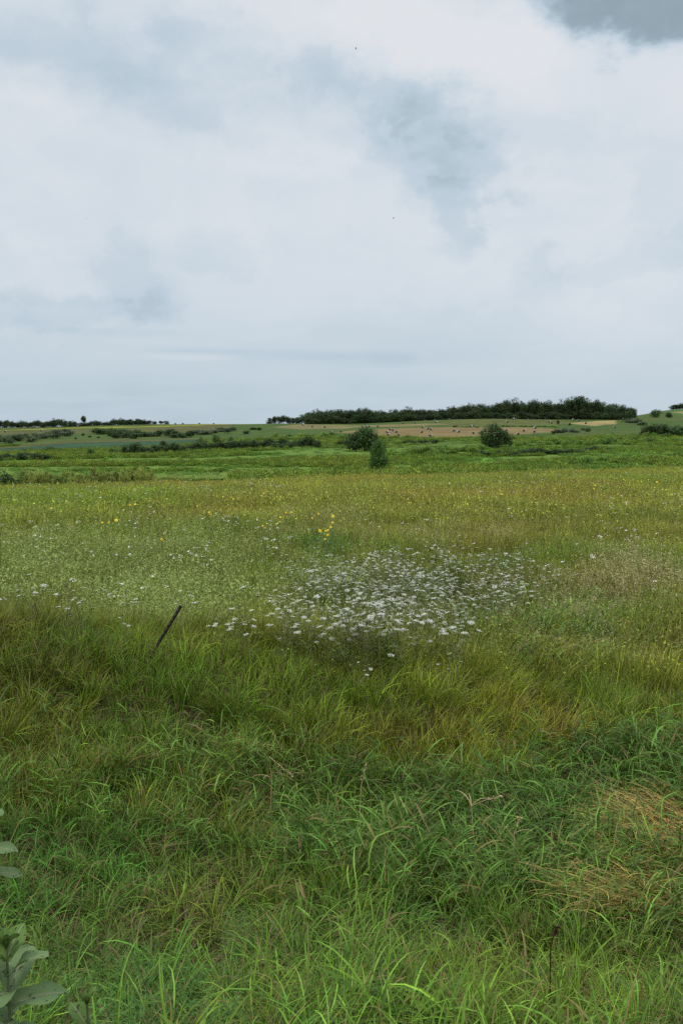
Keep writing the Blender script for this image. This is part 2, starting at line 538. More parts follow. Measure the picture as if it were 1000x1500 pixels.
def scatter(name, meshes, pts, rot, scale, tint, label, cat):
    src = bpy.data.collections.new(name + '_source')
    for k, me in enumerate(meshes):
        o = bpy.data.objects.new(me.name, me)
        src.objects.link(o)
    n = len(pts)
    me = bpy.data.meshes.new(name)
    me.vertices.add(n)
    me.vertices.foreach_set('co', np.asarray(pts, np.float32).ravel())
    def fa(nm, typ, key, arr):
        a = me.attributes.new(nm, typ, 'POINT')
        a.data.foreach_set(key, arr.ravel())
    fa('rot', 'FLOAT_VECTOR', 'vector', np.asarray(rot, np.float32))
    fa('scl', 'FLOAT_VECTOR', 'vector', np.asarray(scale, np.float32))
    fa('tint', 'FLOAT_COLOR', 'color', np.concatenate([tint, np.ones((n, 1))], 1).astype(np.float32))
    fa('idx', 'INT', 'value', rng.integers(0, len(meshes), n).astype(np.int32))
    o = link(name, me)
    ng = bpy.data.node_groups.new(name + '_scatter', 'GeometryNodeTree')
    ng.interface.new_socket('Geometry', in_out='INPUT', socket_type='NodeSocketGeometry')
    ng.interface.new_socket('Geometry', in_out='OUTPUT', socket_type='NodeSocketGeometry')
    gi = ng.nodes.new('NodeGroupInput'); go = ng.nodes.new('NodeGroupOutput')
    mp_ = ng.nodes.new('GeometryNodeMeshToPoints')
    ip = ng.nodes.new('GeometryNodeInstanceOnPoints')
    ci = ng.nodes.new('GeometryNodeCollectionInfo')
    ci.inputs['Collection'].default_value = src
    ci.inputs['Separate Children'].default_value = True
    ci.inputs['Reset Children'].default_value = True
    def na(nm, t):
        a = ng.nodes.new('GeometryNodeInputNamedAttribute'); a.data_type = t
        a.inputs['Name'].default_value = nm
        return next(s for s in a.outputs if s.enabled and s.name == 'Attribute')
    e2r = ng.nodes.new('FunctionNodeEulerToRotation')
    ng.links.new(gi.outputs[0], mp_.inputs['Mesh'])
    ng.links.new(mp_.outputs[0], ip.inputs['Points'])
    ng.links.new(ci.outputs[0], ip.inputs['Instance'])
    ip.inputs['Pick Instance'].default_value = True
    ng.links.new(na('idx', 'INT'), ip.inputs['Instance Index'])
    ng.links.new(na('rot', 'FLOAT_VECTOR'), e2r.inputs[0])
    ng.links.new(e2r.outputs[0], ip.inputs['Rotation'])
    ng.links.new(na('scl', 'FLOAT_VECTOR'), ip.inputs['Scale'])
    ng.links.new(ip.outputs[0], go.inputs[0])
    md = o.modifiers.new('scatter', 'NODES')
    md.node_group = ng
    tag(o, label, cat, kind='stuff')
    return o


def wedge(y0, y1, dens, k=.37, m=2.2):
    """random ground points between two distances; dens(Y) per square metre"""
    yy = np.linspace(y0, y1, 400)
    w = dens(yy) * 2 * (k * yy + m)
    cdf = np.cumsum(w) * (yy[1] - yy[0])
    n = int(cdf[-1])
    Y = np.interp(rng.random(n) * cdf[-1], cdf, yy)
    X = (rng.random(n) * 2 - 1) * (k * Y + m)
    return X, Y


# ---- clump meshes
def clump_set(name, mat, k, fn):
    out_ = []
    for i in range(k):
        mb = MB(); fn(mb, np.random.default_rng(100 + i * 7 + len(name)), i)
        out_.append(mb.mesh(name, mat))
    return out_


def f_fresh(mb, g, i):
    blades(mb, g, 14, .07, (.24, .50), (.0085, .0145), (4, 30), (75, 160), 7)
    blades(mb, g, 6, .09, (.14, .30), (.006, .010), (5, 40), (40, 100), 5)
    if i % 3 == 0:
        blades(mb, g, 3, .05, (.35, .55), (.004, .006), (0, 10), (4, 25), 3, kind=.35)


def f_reed(mb, g, i):
    for s in range(4):
        az = g.uniform(0, 6.28)
        c = blades(mb, g, 1, .08, (.42, .66), (.006, .007), (12, 35), (45, 85), 7, az=az, azs=.2)
        for j in range(2, 8):
            pt = c[0, j]
            blades(mb, g, 1, 0, (.17, .34), (.013, .020), (30, 60), (80, 120), 5, root=pt, az=az + (math.pi / 2.2) * (1 if j % 2 else -1), azs=.7)
    blades(mb, g, 8, .1, (.25, .5), (.008, .013), (10, 35), (60, 115), 5)


def f_fine(mb, g, i):
    blades(mb, g, 22, .10, (.22, .46), (.0055, .0095), (0, 28), (20, 80), 4)
    blades(mb, g, 9, .08, (.28, .52), (.006, .010), (0, 20), (60, 120), 5)
    blades(mb, g, 3, .09, (.40, .58), (.003, .004), (0, 14), (8, 35), 3, kind=.4)


def f_thatch(mb, g, i):
    blades(mb, g, 30, .16, (.14, .34), (.003, .007), (45, 80), (75, 105), 3, kind=.0)


def f_straw(mb, g, i):
    # stalks pressed flat, nearly all one way
    blades(mb, g, 26, .18, (.3, .65), (.006, .010), (40, 72), (84, 110), 5, az=0, azs=.9)
    blades(mb, g, 12, .18, (.2, .45), (.004, .007), (30, 80), (80, 130), 5, az=.6, azs=1.2, kind=.5)


def f_seedy(mb, g, i, hh=(.5, .85), nst=13):
    blades(mb, g, 24, .14, (.25, .5), (.004, .007), (0, 25), (25, 80), 4)
    c = blades(mb, g, nst, .16, hh, (.003, .004), (0, 10), (8, 35), 4, kind=.3)
    P = []
    for s in range(nst):
        tip = c[s, -1]; low = c[s, -2]
        for q in range(5):
            t = g.uniform(.1, 1.05)
            P.append(low + (tip - low) * t + g.normal(0, .022 * (1.15 - t), 3))
    cards(mb, g, np.array(P), .012, kind=1.0, rnd=None, aspect=2.6)


def f_meadow(mb, g, i):
    blades(mb, g, 84, .30, (.3, .60), (.007, .013), (0, 22), (15, 80), 4)
    blades(mb, g, 16, .42, (.5, .75), (.004, .006), (0, 12), (6, 30), 3, kind=.5)
    cards(mb, g, np.stack([g.normal(0, .2, 34), g.normal(0, .2, 34), g.uniform(.12, .5, 34)], 1), .028, kind=0.0, flat=.6)
    cards(mb, g, np.stack([g.normal(0, .16, 7), g.normal(0, .16, 7), g.uniform(.45, .66, 7)], 1), .016, kind=.8)


def f_meadow_far(mb, g, i):
    blades(mb, g, 130, .75, (.35, .62), (.012, .024), (0, 20), (15, 65), 2)
    blades(mb, g, 14, .75, (.5, .72), (.012, .018), (0, 12), (6, 30), 2, kind=.5)
    cards(mb, g, np.stack([g.normal(0, .35, 50), g.normal(0, .35, 50), g.uniform(.15, .6, 50)], 1), .04, kind=0.0, flat=.8)


def f_gold(mb, g, i):
    n = 7
    c = blades(mb, g, n, .22, (.5, .8), (.006, .008), (0, 10), (5, 20), 3)
    P = np.concatenate([c[s, -1] + g.normal(0, .035, (9, 3)) * [1, 1, .8] for s in range(n)])
    cards(mb, g, P, .017, kind=1.0)
    cards(mb, g, np.concatenate([c[s, 2] + g.normal(0, .04, (8, 3)) for s in range(n)]), .04)


def f_whitefleck(mb, g, i):
    n = 5
    c = blades(mb, g, n, .3, (.45, .75), (.004, .005), (0, 12), (5, 25), 3)
    P = np.concatenate([c[s, -1] + g.normal(0, .022, (7, 3)) * [1, 1, .25] for s in range(n)])
    cards(mb, g, P, .022, kind=1.0, flat=3)


def f_umbelmass(mb, g, i):
    n = 7
    c = blades(mb, g, n, .10, (.48, .82), (.005, .006), (0, 10), (4, 16), 4)
    for s in range(n):
        d = g.uniform(.034, .062); k = 70
        rr = d / 2 * np.sqrt(g.random(k)); a = g.random(k) * 6.283
        P = c[s, -1] + np.stack([rr * np.cos(a), rr * np.sin(a), .012 - .25 * rr + g.normal(0, .003, k)], 1)
        P += (P - c[s, -1])[:, :1] * np.array([[0, 0, g.normal(0, .25)]])
        cards(mb, g, P, d * .10, kind=.95 if g.random() < .75 else .45, flat=2.0, aspect=1.1)
    cards(mb, g, np.concatenate([c[s, 2] + g.normal(0, .05, (10, 3)) for s in range(n)]), .022)


def f_scrub(mb, g, i):
    # a waist high mat of broad-leaved growth, about 2 m across
    n = 460
    r_ = 1.1 * np.sqrt(g.random(n)); a = g.random(n) * 6.283
    cx, cy = g.normal(0, .5, 6), g.normal(0, .5, 6)
    x, y = r_ * np.cos(a), r_ * np.sin(a)
    top = .35 + .65 * np.max(np.exp(-((x[:, None] - cx) ** 2 + (y[:, None] - cy) ** 2) / .16), 1) * np.clip(1.25 - r_, .2, 1)
    z = top * (g.random(n) ** .45)
    cards(mb, g, np.stack([x, y, z], 1), .095, flat=.5, rnd=np.clip(.5 + .35 * np.sin(x * 4 + i) + g.normal(0, .2, n), 0, 1))
    blades(mb, g, 40, 1.0, (.5, 1.1), (.03, .05), (0, 20), (10, 60), 2)


def f_fern(mb, g, i):
    # finely cut, feathery rosette leaves
    for s in range(7):
        az = s / 7 * 6.283 + g.normal(0, .3)
        c = blades(mb, g, 1, .02, (.16, .28), (.003, .004), (15, 40), (65, 95), 8, az=az, azs=.05)[0]
        for j in range(2, 9):
            k = .075 * (1 - abs(j - 4.5) / 7)
            for sd in (-1, 1):
                d = np.array([-math.sin(az), math.cos(az), 0]) * sd
                b = blades(mb, g, 1, 0, (k, k * 1.2), (.004, .006), (70, 85), (80, 95), 3, root=c[j], az=az + sd * 1.1, azs=.1)[0]
                for q in (1, 2, 3):
                    blades(mb, g, 2, 0, (.016, .026), (.004, .006), (40, 90), (60, 100), 2, root=b[q], az=az + sd * 1.1, azs=1.1)


# ---- vegetation zones on the ground near the road
CREST = ([-400, 0, 100, 230, 330, 500, 640, 720, 850, 1000, 1400], [875, 880, 885, 932, 948, 955, 965, 985, 1000, 1020, 1030])
LOW = ([-400, 0, 150, 300, 450, 600, 750, 850, 1000, 1400], [1030, 1032, 1035, 1015, 1050, 1072, 1088, 1085, 1080, 1080])
DL = ([-400, 0, 200, 350, 500, 700, 1000, 1400], [1115, 1118, 1150, 1205, 1262, 1300, 1335, 1340])


def sm(x, a, b):
    t = np.clip((x - a) / (b - a), 0, 1)
    return t * t * (3 - 2 * t)


def ell(c, r, cx, cy, sx, sy):
    return np.exp(-(((c - cx) / sx) ** 2 + ((r - cy) / sy) ** 2) * 1.2)


C_FRESH = np.array([.070, .150, .020]); C_REED = np.array([.060, .128, .021]); C_BANK = np.array([.150, .212, .018])
C_MEAD = np.array([.195, .225, .032]); C_SEED = np.array([.135, .185, .030]); C_TAN = np.array([.225, .215, .075])
C_GREEN = np.array([.065, .185, .018]); C_RUST = np.array([.22, .155, .03])


def lerp(a, b, f):
    f = np.asarray(f)[:, None]
    return a * (1 - f) + b * f


def near_zone(X, Y):
    Z = terrain(X, Y)
    c, r = project(X, Y, Z + .3)
    w1 = (fbm(X * .8, Y * .8) - .5) * 150
    return Z, c, r + w1 * np.clip(8 / np.maximum(Y, 1), .25, 1)


def rot_for(n, lean=(0, 0), tilt=12, spread=8, xy=None):
    t = rng.normal(0, R(spread), (n, 2)) + np.array([R(tilt) * lean[0], R(tilt) * lean[1]])
    if xy is not None:       # drifts where the wind has laid the grass one way or the other
        k = .55 if np.median(xy[1]) < 30 else .12
        t = t + R(34) * np.stack([fbm(xy[0] * k + 3, xy[1] * k + 8, 2) - .5, fbm(xy[0] * k + 53, xy[1] * k + 38, 2) - .5], 1)
    az = np.arctan2(t[:, 1], t[:, 0]); an = np.hypot(t[:, 0], t[:, 1])
    return az, an, rng.random(n) * 2 * math.pi


def put(name, meshes, X, Y, Z, s, tint, label, cat, lean=(0, 0), tilt=12, spread=8, sz=None, spin=None):
    n = len(X)
    az, an, sp_ = rot_for(n, lean, tilt, spread, (X, Y))
    if spin is not None:
        sp_ = spin + rng.normal(0, .35, n)
    scl = np.stack([s, s, s if sz is None else sz], 1)
    jit = np.exp(rng.normal(0, .16, (n, 1))) * (1 + rng.normal(0, .06, (n, 3)))
    return scatter(name, meshes, np.stack([X, Y, Z - .01], 1), euler_from(az, an, sp_), scl, np.clip(tint * jit * np.array([1.22, 1.17, .96]), 0.003, .9), label, cat)


# base growth, 1.2 .. 14 m
X, Y = wedge(1.0, 14.5, lambda y: np.where(y < 6, 112, np.where(y < 8.3, 100, 98)), m=1.8)
Z, c, r = near_zone(X, Y)
crest = np.interp(c, *CREST); low = np.interp(c, *LOW); dl = np.interp(c, *DL)
f_bank = sm(r, crest - 30, crest + 5) * (1 - sm(r, low - 28, low + 38))
f_ditch = sm(r, low - 28, low + 38) * (1 - sm(r, dl - 25, dl + 25))
f_fore = sm(r, dl - 25, dl + 25)
straw = np.clip(ell(c, r, 985, 1272, 100, 30) + ell(c, r, 965, 1205, 55, 24) + .45 * ell(c, r, 890, 1295, 50, 18), 0, 1)
strawz = (straw + .35 * (fbm(X * 3 + 8, Y * 3 + 3) - .5) > .55) & (rng.random(len(X)) < .85)
bare = (fbm(X * 1.7 + 9, Y * 1.7 + 4) > .62) & (f_fore > .5)
u = rng.random(len(X))
dirt = ell(c, r, 500, 1440, 40, 40) + ell(c, r, 450, 1340, 60, 25)
keep = ~strawz & ~(bare & (u < .35)) & ~((dirt > .5) & (u < .6))
t_reed = keep & (rng.random(len(X)) < f_ditch * np.interp(c, [150, 420, 600, 760], [.12, .35, .7, .85]))
t_fine = keep & ~t_reed & (rng.random(len(X)) < np.clip(f_bank * .95 + f_ditch * .62 + (1 - f_bank - f_ditch - f_fore) + f_fore * .25 * (fbm(X * .8 + 50, Y * .8) > .5), 0, 1))
mk_x, mk_y = row_at(131, np.array([3.45]))[0][0], 3.45
t_fresh = keep & ~t_reed & ~t_fine & ~((np.abs(X - mk_x * Y / mk_y) < .10) & (Y < 3.5) & (Y > 2.6) & (rng.random(len(X)) < .8))
jn = fbm(X * 1.1 + 20, Y * 1.1 + 70)
jm = fbm(X * .6 + 120, Y * .6 + 7)

fresh_tint = lerp(np.repeat(C_FRESH[None], len(X), 0), np.array([.120, .175, .022]), sm(jn, .45, .75))
fresh_tint = lerp(fresh_tint, np.array([.055, .145, .020]), sm(jm, .52, .72))
fresh_tint = lerp(fresh_tint, np.array([.110, .200, .022]), .7 * ell(c, r, 720, 1440, 260, 90))
bank_tint = lerp(np.repeat(C_BANK[None], len(X), 0), np.array([.095, .175, .015]), sm(jn, .4, .7))
bank_tint = lerp(bank_tint, C_RUST, np.clip(.85 * ell(c, r, 760, 1060, 190, 40) * sm(jm, .35, .6) + .22 * sm(jm, .58, .75), 0, .85))
bank_tint = lerp(bank_tint, np.array([.20, .215, .022]), .8 * ell(c, r, 640, 1010, 200, 40))
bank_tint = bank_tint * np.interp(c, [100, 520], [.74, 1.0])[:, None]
bank_tint = lerp(bank_tint, fresh_tint, f_fore * .7)
pn = fbm(X * 2.3 + 61, Y * 2.3 + 13, 2)
fresh_tint = fresh_tint * (.60 + .66 * pn)[:, None]; bank_tint = bank_tint * (.70 + .70 * pn)[:, None]
ditch_c = lerp(np.repeat(np.array([[.075, .160, .018]]), len(X), 0), np.array([.12, .165, .02]), sm(jm, .45, .62))
bank_tint = lerp(bank_tint, ditch_c, f_ditch * .75)
reed_tint = lerp(np.repeat(C_REED[None], len(X), 0), np.array([.085, .165, .026]), sm(jn, .4, .7))
tuss = .70 + .62 * fbm(X * 1.5 + 5, Y * 1.5 + 9, 2)          # tussocks: taller and shorter places
hz = lambda s0, m: s0 * np.exp(rng.normal(0, .16, m.sum())) * (tuss[m] if len(m) == len(tuss) else 1)
big = 1 + .22 * ell(c, r, 700, 1440, 330, 90)
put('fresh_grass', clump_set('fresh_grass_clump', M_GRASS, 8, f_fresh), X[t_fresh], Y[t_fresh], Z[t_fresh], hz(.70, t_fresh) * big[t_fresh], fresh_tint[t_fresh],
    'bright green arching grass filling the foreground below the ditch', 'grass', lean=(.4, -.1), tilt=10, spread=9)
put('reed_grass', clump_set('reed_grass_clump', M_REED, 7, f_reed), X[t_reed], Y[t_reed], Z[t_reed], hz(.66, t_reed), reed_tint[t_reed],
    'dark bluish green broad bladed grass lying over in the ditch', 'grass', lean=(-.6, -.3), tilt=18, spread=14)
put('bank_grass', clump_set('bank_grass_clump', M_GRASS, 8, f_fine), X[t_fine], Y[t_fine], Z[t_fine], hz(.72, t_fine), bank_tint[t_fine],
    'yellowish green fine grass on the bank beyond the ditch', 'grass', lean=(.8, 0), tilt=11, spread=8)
# thatch: last year's stalks between the clumps
tk = rng.random(len(X)) < .34
put('thatch', clump_set('thatch_clump', M_STRAW, 5, f_thatch), X[tk], Y[tk], Z[tk], hz(.9, tk), lerp(np.repeat(np.array([[.12, .085, .035]]), tk.sum(), 0), np.array([.07, .085, .025]), rng.random(tk.sum())),
    'dead brown stalks matted between the green grass clumps', 'thatch', spread=6)
# ferny leaves in the foreground
fm = (f_fore > .6) & (Y < 5.2) & (fbm(X * 1.4 + 33, Y * 1.4 + 2) > .58) & (rng.random(len(X)) < .09)
put('ferny_weed', clump_set('ferny_weed_clump', M_FERN, 4, f_fern), X[fm], Y[fm], Z[fm] + .03, hz(.95, fm), np.repeat(np.array([[.06, .15, .03]]), fm.sum(), 0),
    'low feathery leaves growing between the foreground grass', 'weeds', spread=8)
# flattened straw
Xs, Ys = wedge(3.5, 8.5, lambda y: 85 + 0 * y, m=1.2)
Zs, cs, rs = near_zone(Xs, Ys)
st = np.clip(ell(cs, rs, 985, 1272, 100, 30) + ell(cs, rs, 965, 1205, 55, 24) + .45 * ell(cs, rs, 890, 1295, 50, 18), 0, 1)
mk = st + .9 * (fbm(Xs * 3.5 + 8, Ys * 3.5 + 3) - .5) > .33
mk &= rng.random(len(Xs)) < .9
tt = lerp(np.repeat(np.array([[.50, .345, .115]]), mk.sum(), 0), np.array([.26, .25, .05]), rng.random(mk.sum()) ** 1.3)
put('flattened_straw', clump_set('flattened_straw_clump', M_STRAW, 5, f_straw), Xs[mk], Ys[mk], Zs[mk] + .12, hz(.8, mk), tt,
    'tan flattened straw pressed down at the right of the ditch', 'straw', spread=8, spin=np.full(mk.sum(), 3.4))

# middle ground 10.5 .. 30 m: seeding grass, flower patch undergrowth, tan grass, meadow
X, Y = wedge(10.4, 30, lambda y: np.interp(y, [10, 14, 20, 30], [36, 30, 20, 12]), m=2.5)
Z, c, r = near_zone(X, Y)
crest = np.interp(c, *CREST)
jn = fbm(X * .35 + 20, Y * .35 + 70); jm = fbm(X * .8 + 12, Y * .8 + 7)
seed = np.clip(sm(c, 430, 250) * sm(r, 770, 800) + .6 * ell(c, r, 420, 850, 120, 60), 0, 1)
tan = np.clip(1.15 * ell(c, r, 950, 862, 165, 20) + .8 * ell(c, r, 640, 790, 150, 12) + .5 * ell(c, r, 440, 770, 60, 14), 0, 1)
green = np.clip(ell(c, r, 470, 799, 62, 9) + 1.1 * ell(c, r, 822, 797, 50, 10) + 1.1 * ell(c, r, 960, 826, 90, 7) + .5 * ell(c, r, 730, 815, 60, 10), 0, 1)
reedz = np.clip(1.1 * ell(c, r, 860, 910, 170, 45), 0, 1)
u = rng.random(len(X))
inbank = r > crest + 5
k_green = (u < green * 1.1) & ~inbank
u = rng.random(len(X))
k_tan = ~k_green & (u < tan) & ~inbank
u = rng.random(len(X))
k_reed = ~k_green & ~k_tan & (u < reedz * .8) & ~inbank
u = rng.random(len(X))
k_seed = ~k_green & ~k_tan & ~k_reed & (u < seed * .9) & ~inbank
k_mead = ~k_green & ~k_tan & ~k_reed & ~k_seed & ~inbank
patch = np.clip(1.3 * ell(c, r, 600, 870, 210, 60), 0, 1)
mead_tint = lerp(np.repeat(C_MEAD[None], len(X), 0), np.array([.130, .205, .024]), sm(jn, .4, .65))
mead_tint = lerp(mead_tint, np.array([.21, .185, .035]), .4 * sm(jm, .55, .75))
mead_tint = lerp(mead_tint, np.array([.085, .120, .018]), patch * .7)
pn = fbm(X * .9 + 61, Y * .7 + 13, 3)
mead_tint = mead_tint * (.62 + .78 * pn)[:, None]
tuss = .60 + .8 * fbm(X * .8 + 5, Y * .8 + 9, 2)
put('meadow_grass', clump_set('meadow_grass_clump', M_MEADOW, 8, f_meadow), X[k_mead], Y[k_mead], Z[k_mead], hz(.85, k_mead) * (1 - .52 * patch[k_mead]), mead_tint[k_mead],
    'olive green mixed meadow grass around and behind the white flowers', 'grass', lean=(.4, 0), tilt=8, spread=7)
put('seeding_grass', clump_set('seeding_grass_clump', M_SEED, 7, f_seedy), X[k_seed], Y[k_seed], Z[k_seed], hz(.85, k_seed), lerp(np.repeat(C_SEED[None], k_seed.sum(), 0), np.array([.12, .135, .035]), sm(jn[k_seed], .4, .7)),
    'pale seeding grass with whitish seed heads left of the white flower patch', 'grass', lean=(.7, 0), tilt=10, spread=8)
put('tan_grass', clump_set('tan_grass_clump', M_TAN, 6, f_seedy), X[k_tan], Y[k_tan], Z[k_tan], hz(.8, k_tan), np.repeat(C_TAN[None], k_tan.sum(), 0),
    'dry tan grass strip right of the white flower patch', 'grass', lean=(-.5, 0), tilt=9, spread=8)
put('green_tussock', clump_set('green_tussock_clump', M_GRASS, 5, f_meadow), X[k_green], Y[k_green], Z[k_green], hz(.7, k_green), np.repeat(C_GREEN[None], k_green.sum(), 0),
    'short vivid green grass in strips behind the white flowers', 'grass', spread=7)
put('bluegreen_grass', clump_set('bluegreen_grass_clump', M_REED, 5, lambda mb, g, i: (f_reed(mb, g, i), f_seedy(mb, g, i, (.5, .75), 4))), X[k_reed], Y[k_reed], Z[k_reed], hz(.75, k_reed),
    lerp(np.repeat(np.array([[.08, .155, .028]]), k_reed.sum(), 0), np.array([.165, .175, .045]), sm(jm[k_reed], .45, .65)),
    'blue green tall grass with pale stalks at the right of the flower patch', 'grass', lean=(-.6, 0), tilt=10, spread=10)

# meadow 30 .. 105 m
X, Y = wedge(28, 106, lambda y: np.interp(y, [28, 45, 70, 106], [6, 3.6, 2.4, 1.8]), m=4)
Z = terrain(X, Y)
c, r = project(X, Y, Z + .5)
edge = np.interp(c, [-400, 0, 250, 500, 700, 850, 1000, 1400], [56, 60, 67, 77, 84, 90, 98, 103])
kk = Y < edge + rng.normal(0, 1.2, len(X))
X, Y, Z, c, r = X[kk], Y[kk], Z[kk], c[kk], r[kk]
jn = fbm(X * .10 + 20, Y * .05 + 70); jm = fbm(X * .22 + 12, Y * .1 + 7)
tint = lerp(np.repeat(np.array([[.225, .262, .043]]), len(X), 0), np.array([.175, .260, .032]), sm(jn, .42, .66))
pn = fbm(X * .35 + 61, Y * .16 + 13, 3)
tint = tint * (.72 + .56 * pn)[:, None]
tint = lerp(tint, np.array([.27, .215, .045]), .6 * sm(jm, .55, .75))
put('far_meadow_grass', clump_set('far_meadow_clump', M_MEADOW, 6, f_meadow_far), X, Y, Z, np.exp(rng.normal(0, .12, len(X))) * .95, tint,
    'olive yellow meadow grass running to the edge of the slope', 'grass', lean=(.3, 0), tilt=6, spread=6)

# goldenrod and small white flowers through the meadow (thousands of specks)
X, Y = wedge(22, 104, lambda y: np.interp(y, [22, 45, 70, 104], [.08, .16, .35, .45]), m=3)
edge_of = lambda X, Y: np.interp(project(X, Y, terrain(X, Y))[0], [-400, 0, 250, 500, 700, 850, 1000, 1400], [56, 60, 67, 77, 84, 90, 98, 103])
kk = (Y < edge_of(X, Y)) & (rng.random(len(X)) < sm(fbm(X * .15 + 7, Y * .07 + 2), .35, .6))
put('goldenrod', clump_set('goldenrod_clump', M_GOLD, 4, f_gold), X[kk], Y[kk], terrain(X[kk], Y[kk]), np.exp(rng.normal(0, .15, kk.sum())) * .8, np.repeat(np.array([[.09, .12, .03]]), kk.sum(), 0),
    'yellow goldenrod specks spread through the far half of the meadow', 'wildflowers', spread=6)
X, Y = wedge(12, 80, lambda y: np.interp(y, [12, 25, 45, 80], [.35, .42, .3, .12]), m=3)
kk = (Y < edge_of(X, Y)) & (rng.random(len(X)) < .15 + .85 * sm(fbm(X * .2 + 37, Y * .12 + 22), .4, .6))
put('small_white_flowers', clump_set('small_white_flower_clump', M_WHITEFLECK, 4, f_whitefleck), X[kk], Y[kk], terrain(X[kk], Y[kk]), np.exp(rng.normal(0, .15, kk.sum())) * .9, np.repeat(np.array([[.09, .12, .03]]), kk.sum(), 0),
    'tiny white flower specks scattered thinly over the whole meadow', 'wildflowers', spread=6)

# valley: waist-high green growth in bands
X, Y = wedge(78, 420, lambda y: np.interp(y, [78, 150, 250, 420], [.6, .55, .42, .16]), k=.38, m=12)
edge = edge_of(X, Y)
c, r = project(X, Y, terrain(X, Y))
band = fbm(X * .013 + 3, Y * .062 + 11, 3)
infield = np.zeros(len(X), bool)
for poly, cc_, ymin in FIELDS:
    infield |= inpoly(c, r, poly) & (Y > ymin)
kk = (Y > edge + 4) & ~infield & ~((c > 380) & (c < 660) & (Y > 150) & (Y < 215) & (rng.random(len(X)) < .75)) & (rng.random(len(X)) < .06 + .94 * np.maximum(sm(band, .44, .54), .8 * ((c < 345) & (Y < 175))))
X, Y, band = X[kk], Y[kk], band[kk]
hi = sm(band, .46, .6)
q = fbm(X * .03 + 60, Y * .05 + 6, 3)
tint = lerp(np.repeat(np.array([[.088, .200, .022]]), len(X), 0), np.array([.118, .190, .024]), hi)
tint = lerp(tint, np.array([.175, .225, .032]), .5 * sm(q, .5, .7))
sz = (.35 + .85 * hi) * np.exp(rng.normal(0, .18, len(X)))
sz = np.where((project(X, Y, terrain(X, Y))[0] < 345) & (Y < 175), .28, sz)      # mown green strip in front of the willows
put('valley_growth', clump_set('valley_growth_clump', M_FERN, 6, f_scrub), X, Y, terrain(X, Y), 1.0 + .5 * rng.random(len(X)), tint,
    'bands of bright green waist high growth covering the valley floor', 'undergrowth', spread=3, sz=sz)

# ------------------------------------------------------------------ bark and leaves
M_BARK = plain('bark', (.06, .045, .032), .9, .1, 6.0, (.11, .09, .07), .5)
M_LEAF = {
    'belt': foliage_material('belt_leaf', (.022, .042, .012), (.050, .080, .022)),
    'dark': foliage_material('dark_leaf', (.026, .052, .014), (.055, .095, .026)),
    'mid': foliage_material('mid_leaf', (.042, .086, .015), (.082, .135, .025)),
    'willow': foliage_material('willow_leaf', (.20, .25, .040), (.33, .36, .09)),
    'grey': foliage_material('grey_leaf', (.065, .095, .042), (.125, .155, .075)),
    'spruce': foliage_material('spruce_needle', (.050, .070, .058), (.085, .110, .095)),
    'light': foliage_material('light_leaf', (.105, .20, .024), (.17, .26, .040)),
}


def crown(g, lobes, n, leaf, mat, name='crown'):
    """leaf cards gathered in clusters over the lobes of a crown"""
    mb = MB()
    w = np.array([l[3] * l[4] * l[5] for l in lobes]) ** .67
    w = w / w.sum()
    per = 9
    nc = n // per
    li = g.choice(len(lobes), nc, p=w)
    L = np.array(lobes)[li]
    d = g.normal(0, 1, (nc, 3)); d /= np.linalg.norm(d, axis=1)[:, None]
    rad = np.cbrt(g.uniform(.15, 1.0, nc))[:, None]
    rad = np.where(g.random((nc, 1)) < .16, rad * g.uniform(1.05, 1.32, (nc, 1)), rad)
    C = L[:, :3] + d * rad * L[:, 3:6]
    crnd = np.clip(g.normal(.5, .25, nc), 0, 1)
    P = np.repeat(C, per, 0) + g.normal(0, leaf * 1.15, (nc * per, 3))
    P[:, 2] = np.maximum(P[:, 2], .02)
    cards(mb, g, P, leaf, rnd=np.clip(np.repeat(crnd, per) + g.normal(0, .12, nc * per), 0, 1), flat=.35, nrm=np.repeat(d, per, 0) * .5)
    return mb.mesh(name, mat)


def trunk(g, h, r0, limbs, lean=0.0, name='trunk'):
    mb = MB()
    pts = [(lean * t * t * h, .04 * h * math.sin(t * 3) * t, t * h) for t in np.linspace(0, 1, 7)]
    tube(mb, pts, [r0 * (1.25 - .25 * min(1, t * 6)) * (1 - .8 * t) for t in np.linspace(0, 1, 7)], 7)
    for (t, az, ln, up) in limbs:
        k = t * 6; i = int(min(k, 5)); a = np.array(pts[i]) * (1 - (k - i)) + np.array(pts[i + 1]) * (k - i)
        q = [a + np.array([math.cos(az) * ln * s, math.sin(az) * ln * s, up * ln * s ** .8]) for s in (0, .35, .7, 1)]
        rr = r0 * (1 - .8 * t)
        tube(mb, q, [rr * .6, rr * .45, rr * .3, rr * .1], 5)
    return mb.mesh(name, M_BARK)


def tree_proto(seed, kind, lobes, n, leaf, th, tr, name, nl=6):
    """unit-tall tree (1 m); scaled when placed"""
    g = np.random.default_rng(seed)
    root = empty(name, (0, 0, 0))
    limbs = [(g.uniform(.35, .9), g.uniform(0, 6.28), g.uniform(.15, .3), g.uniform(.6, 1.3)) for _ in range(nl)]
    link('trunk', trunk(g, th, tr, limbs, g.normal(0, .05)), root)
    link('crown', crown(g, lobes, n, leaf, M_LEAF[kind]), root)
    return root


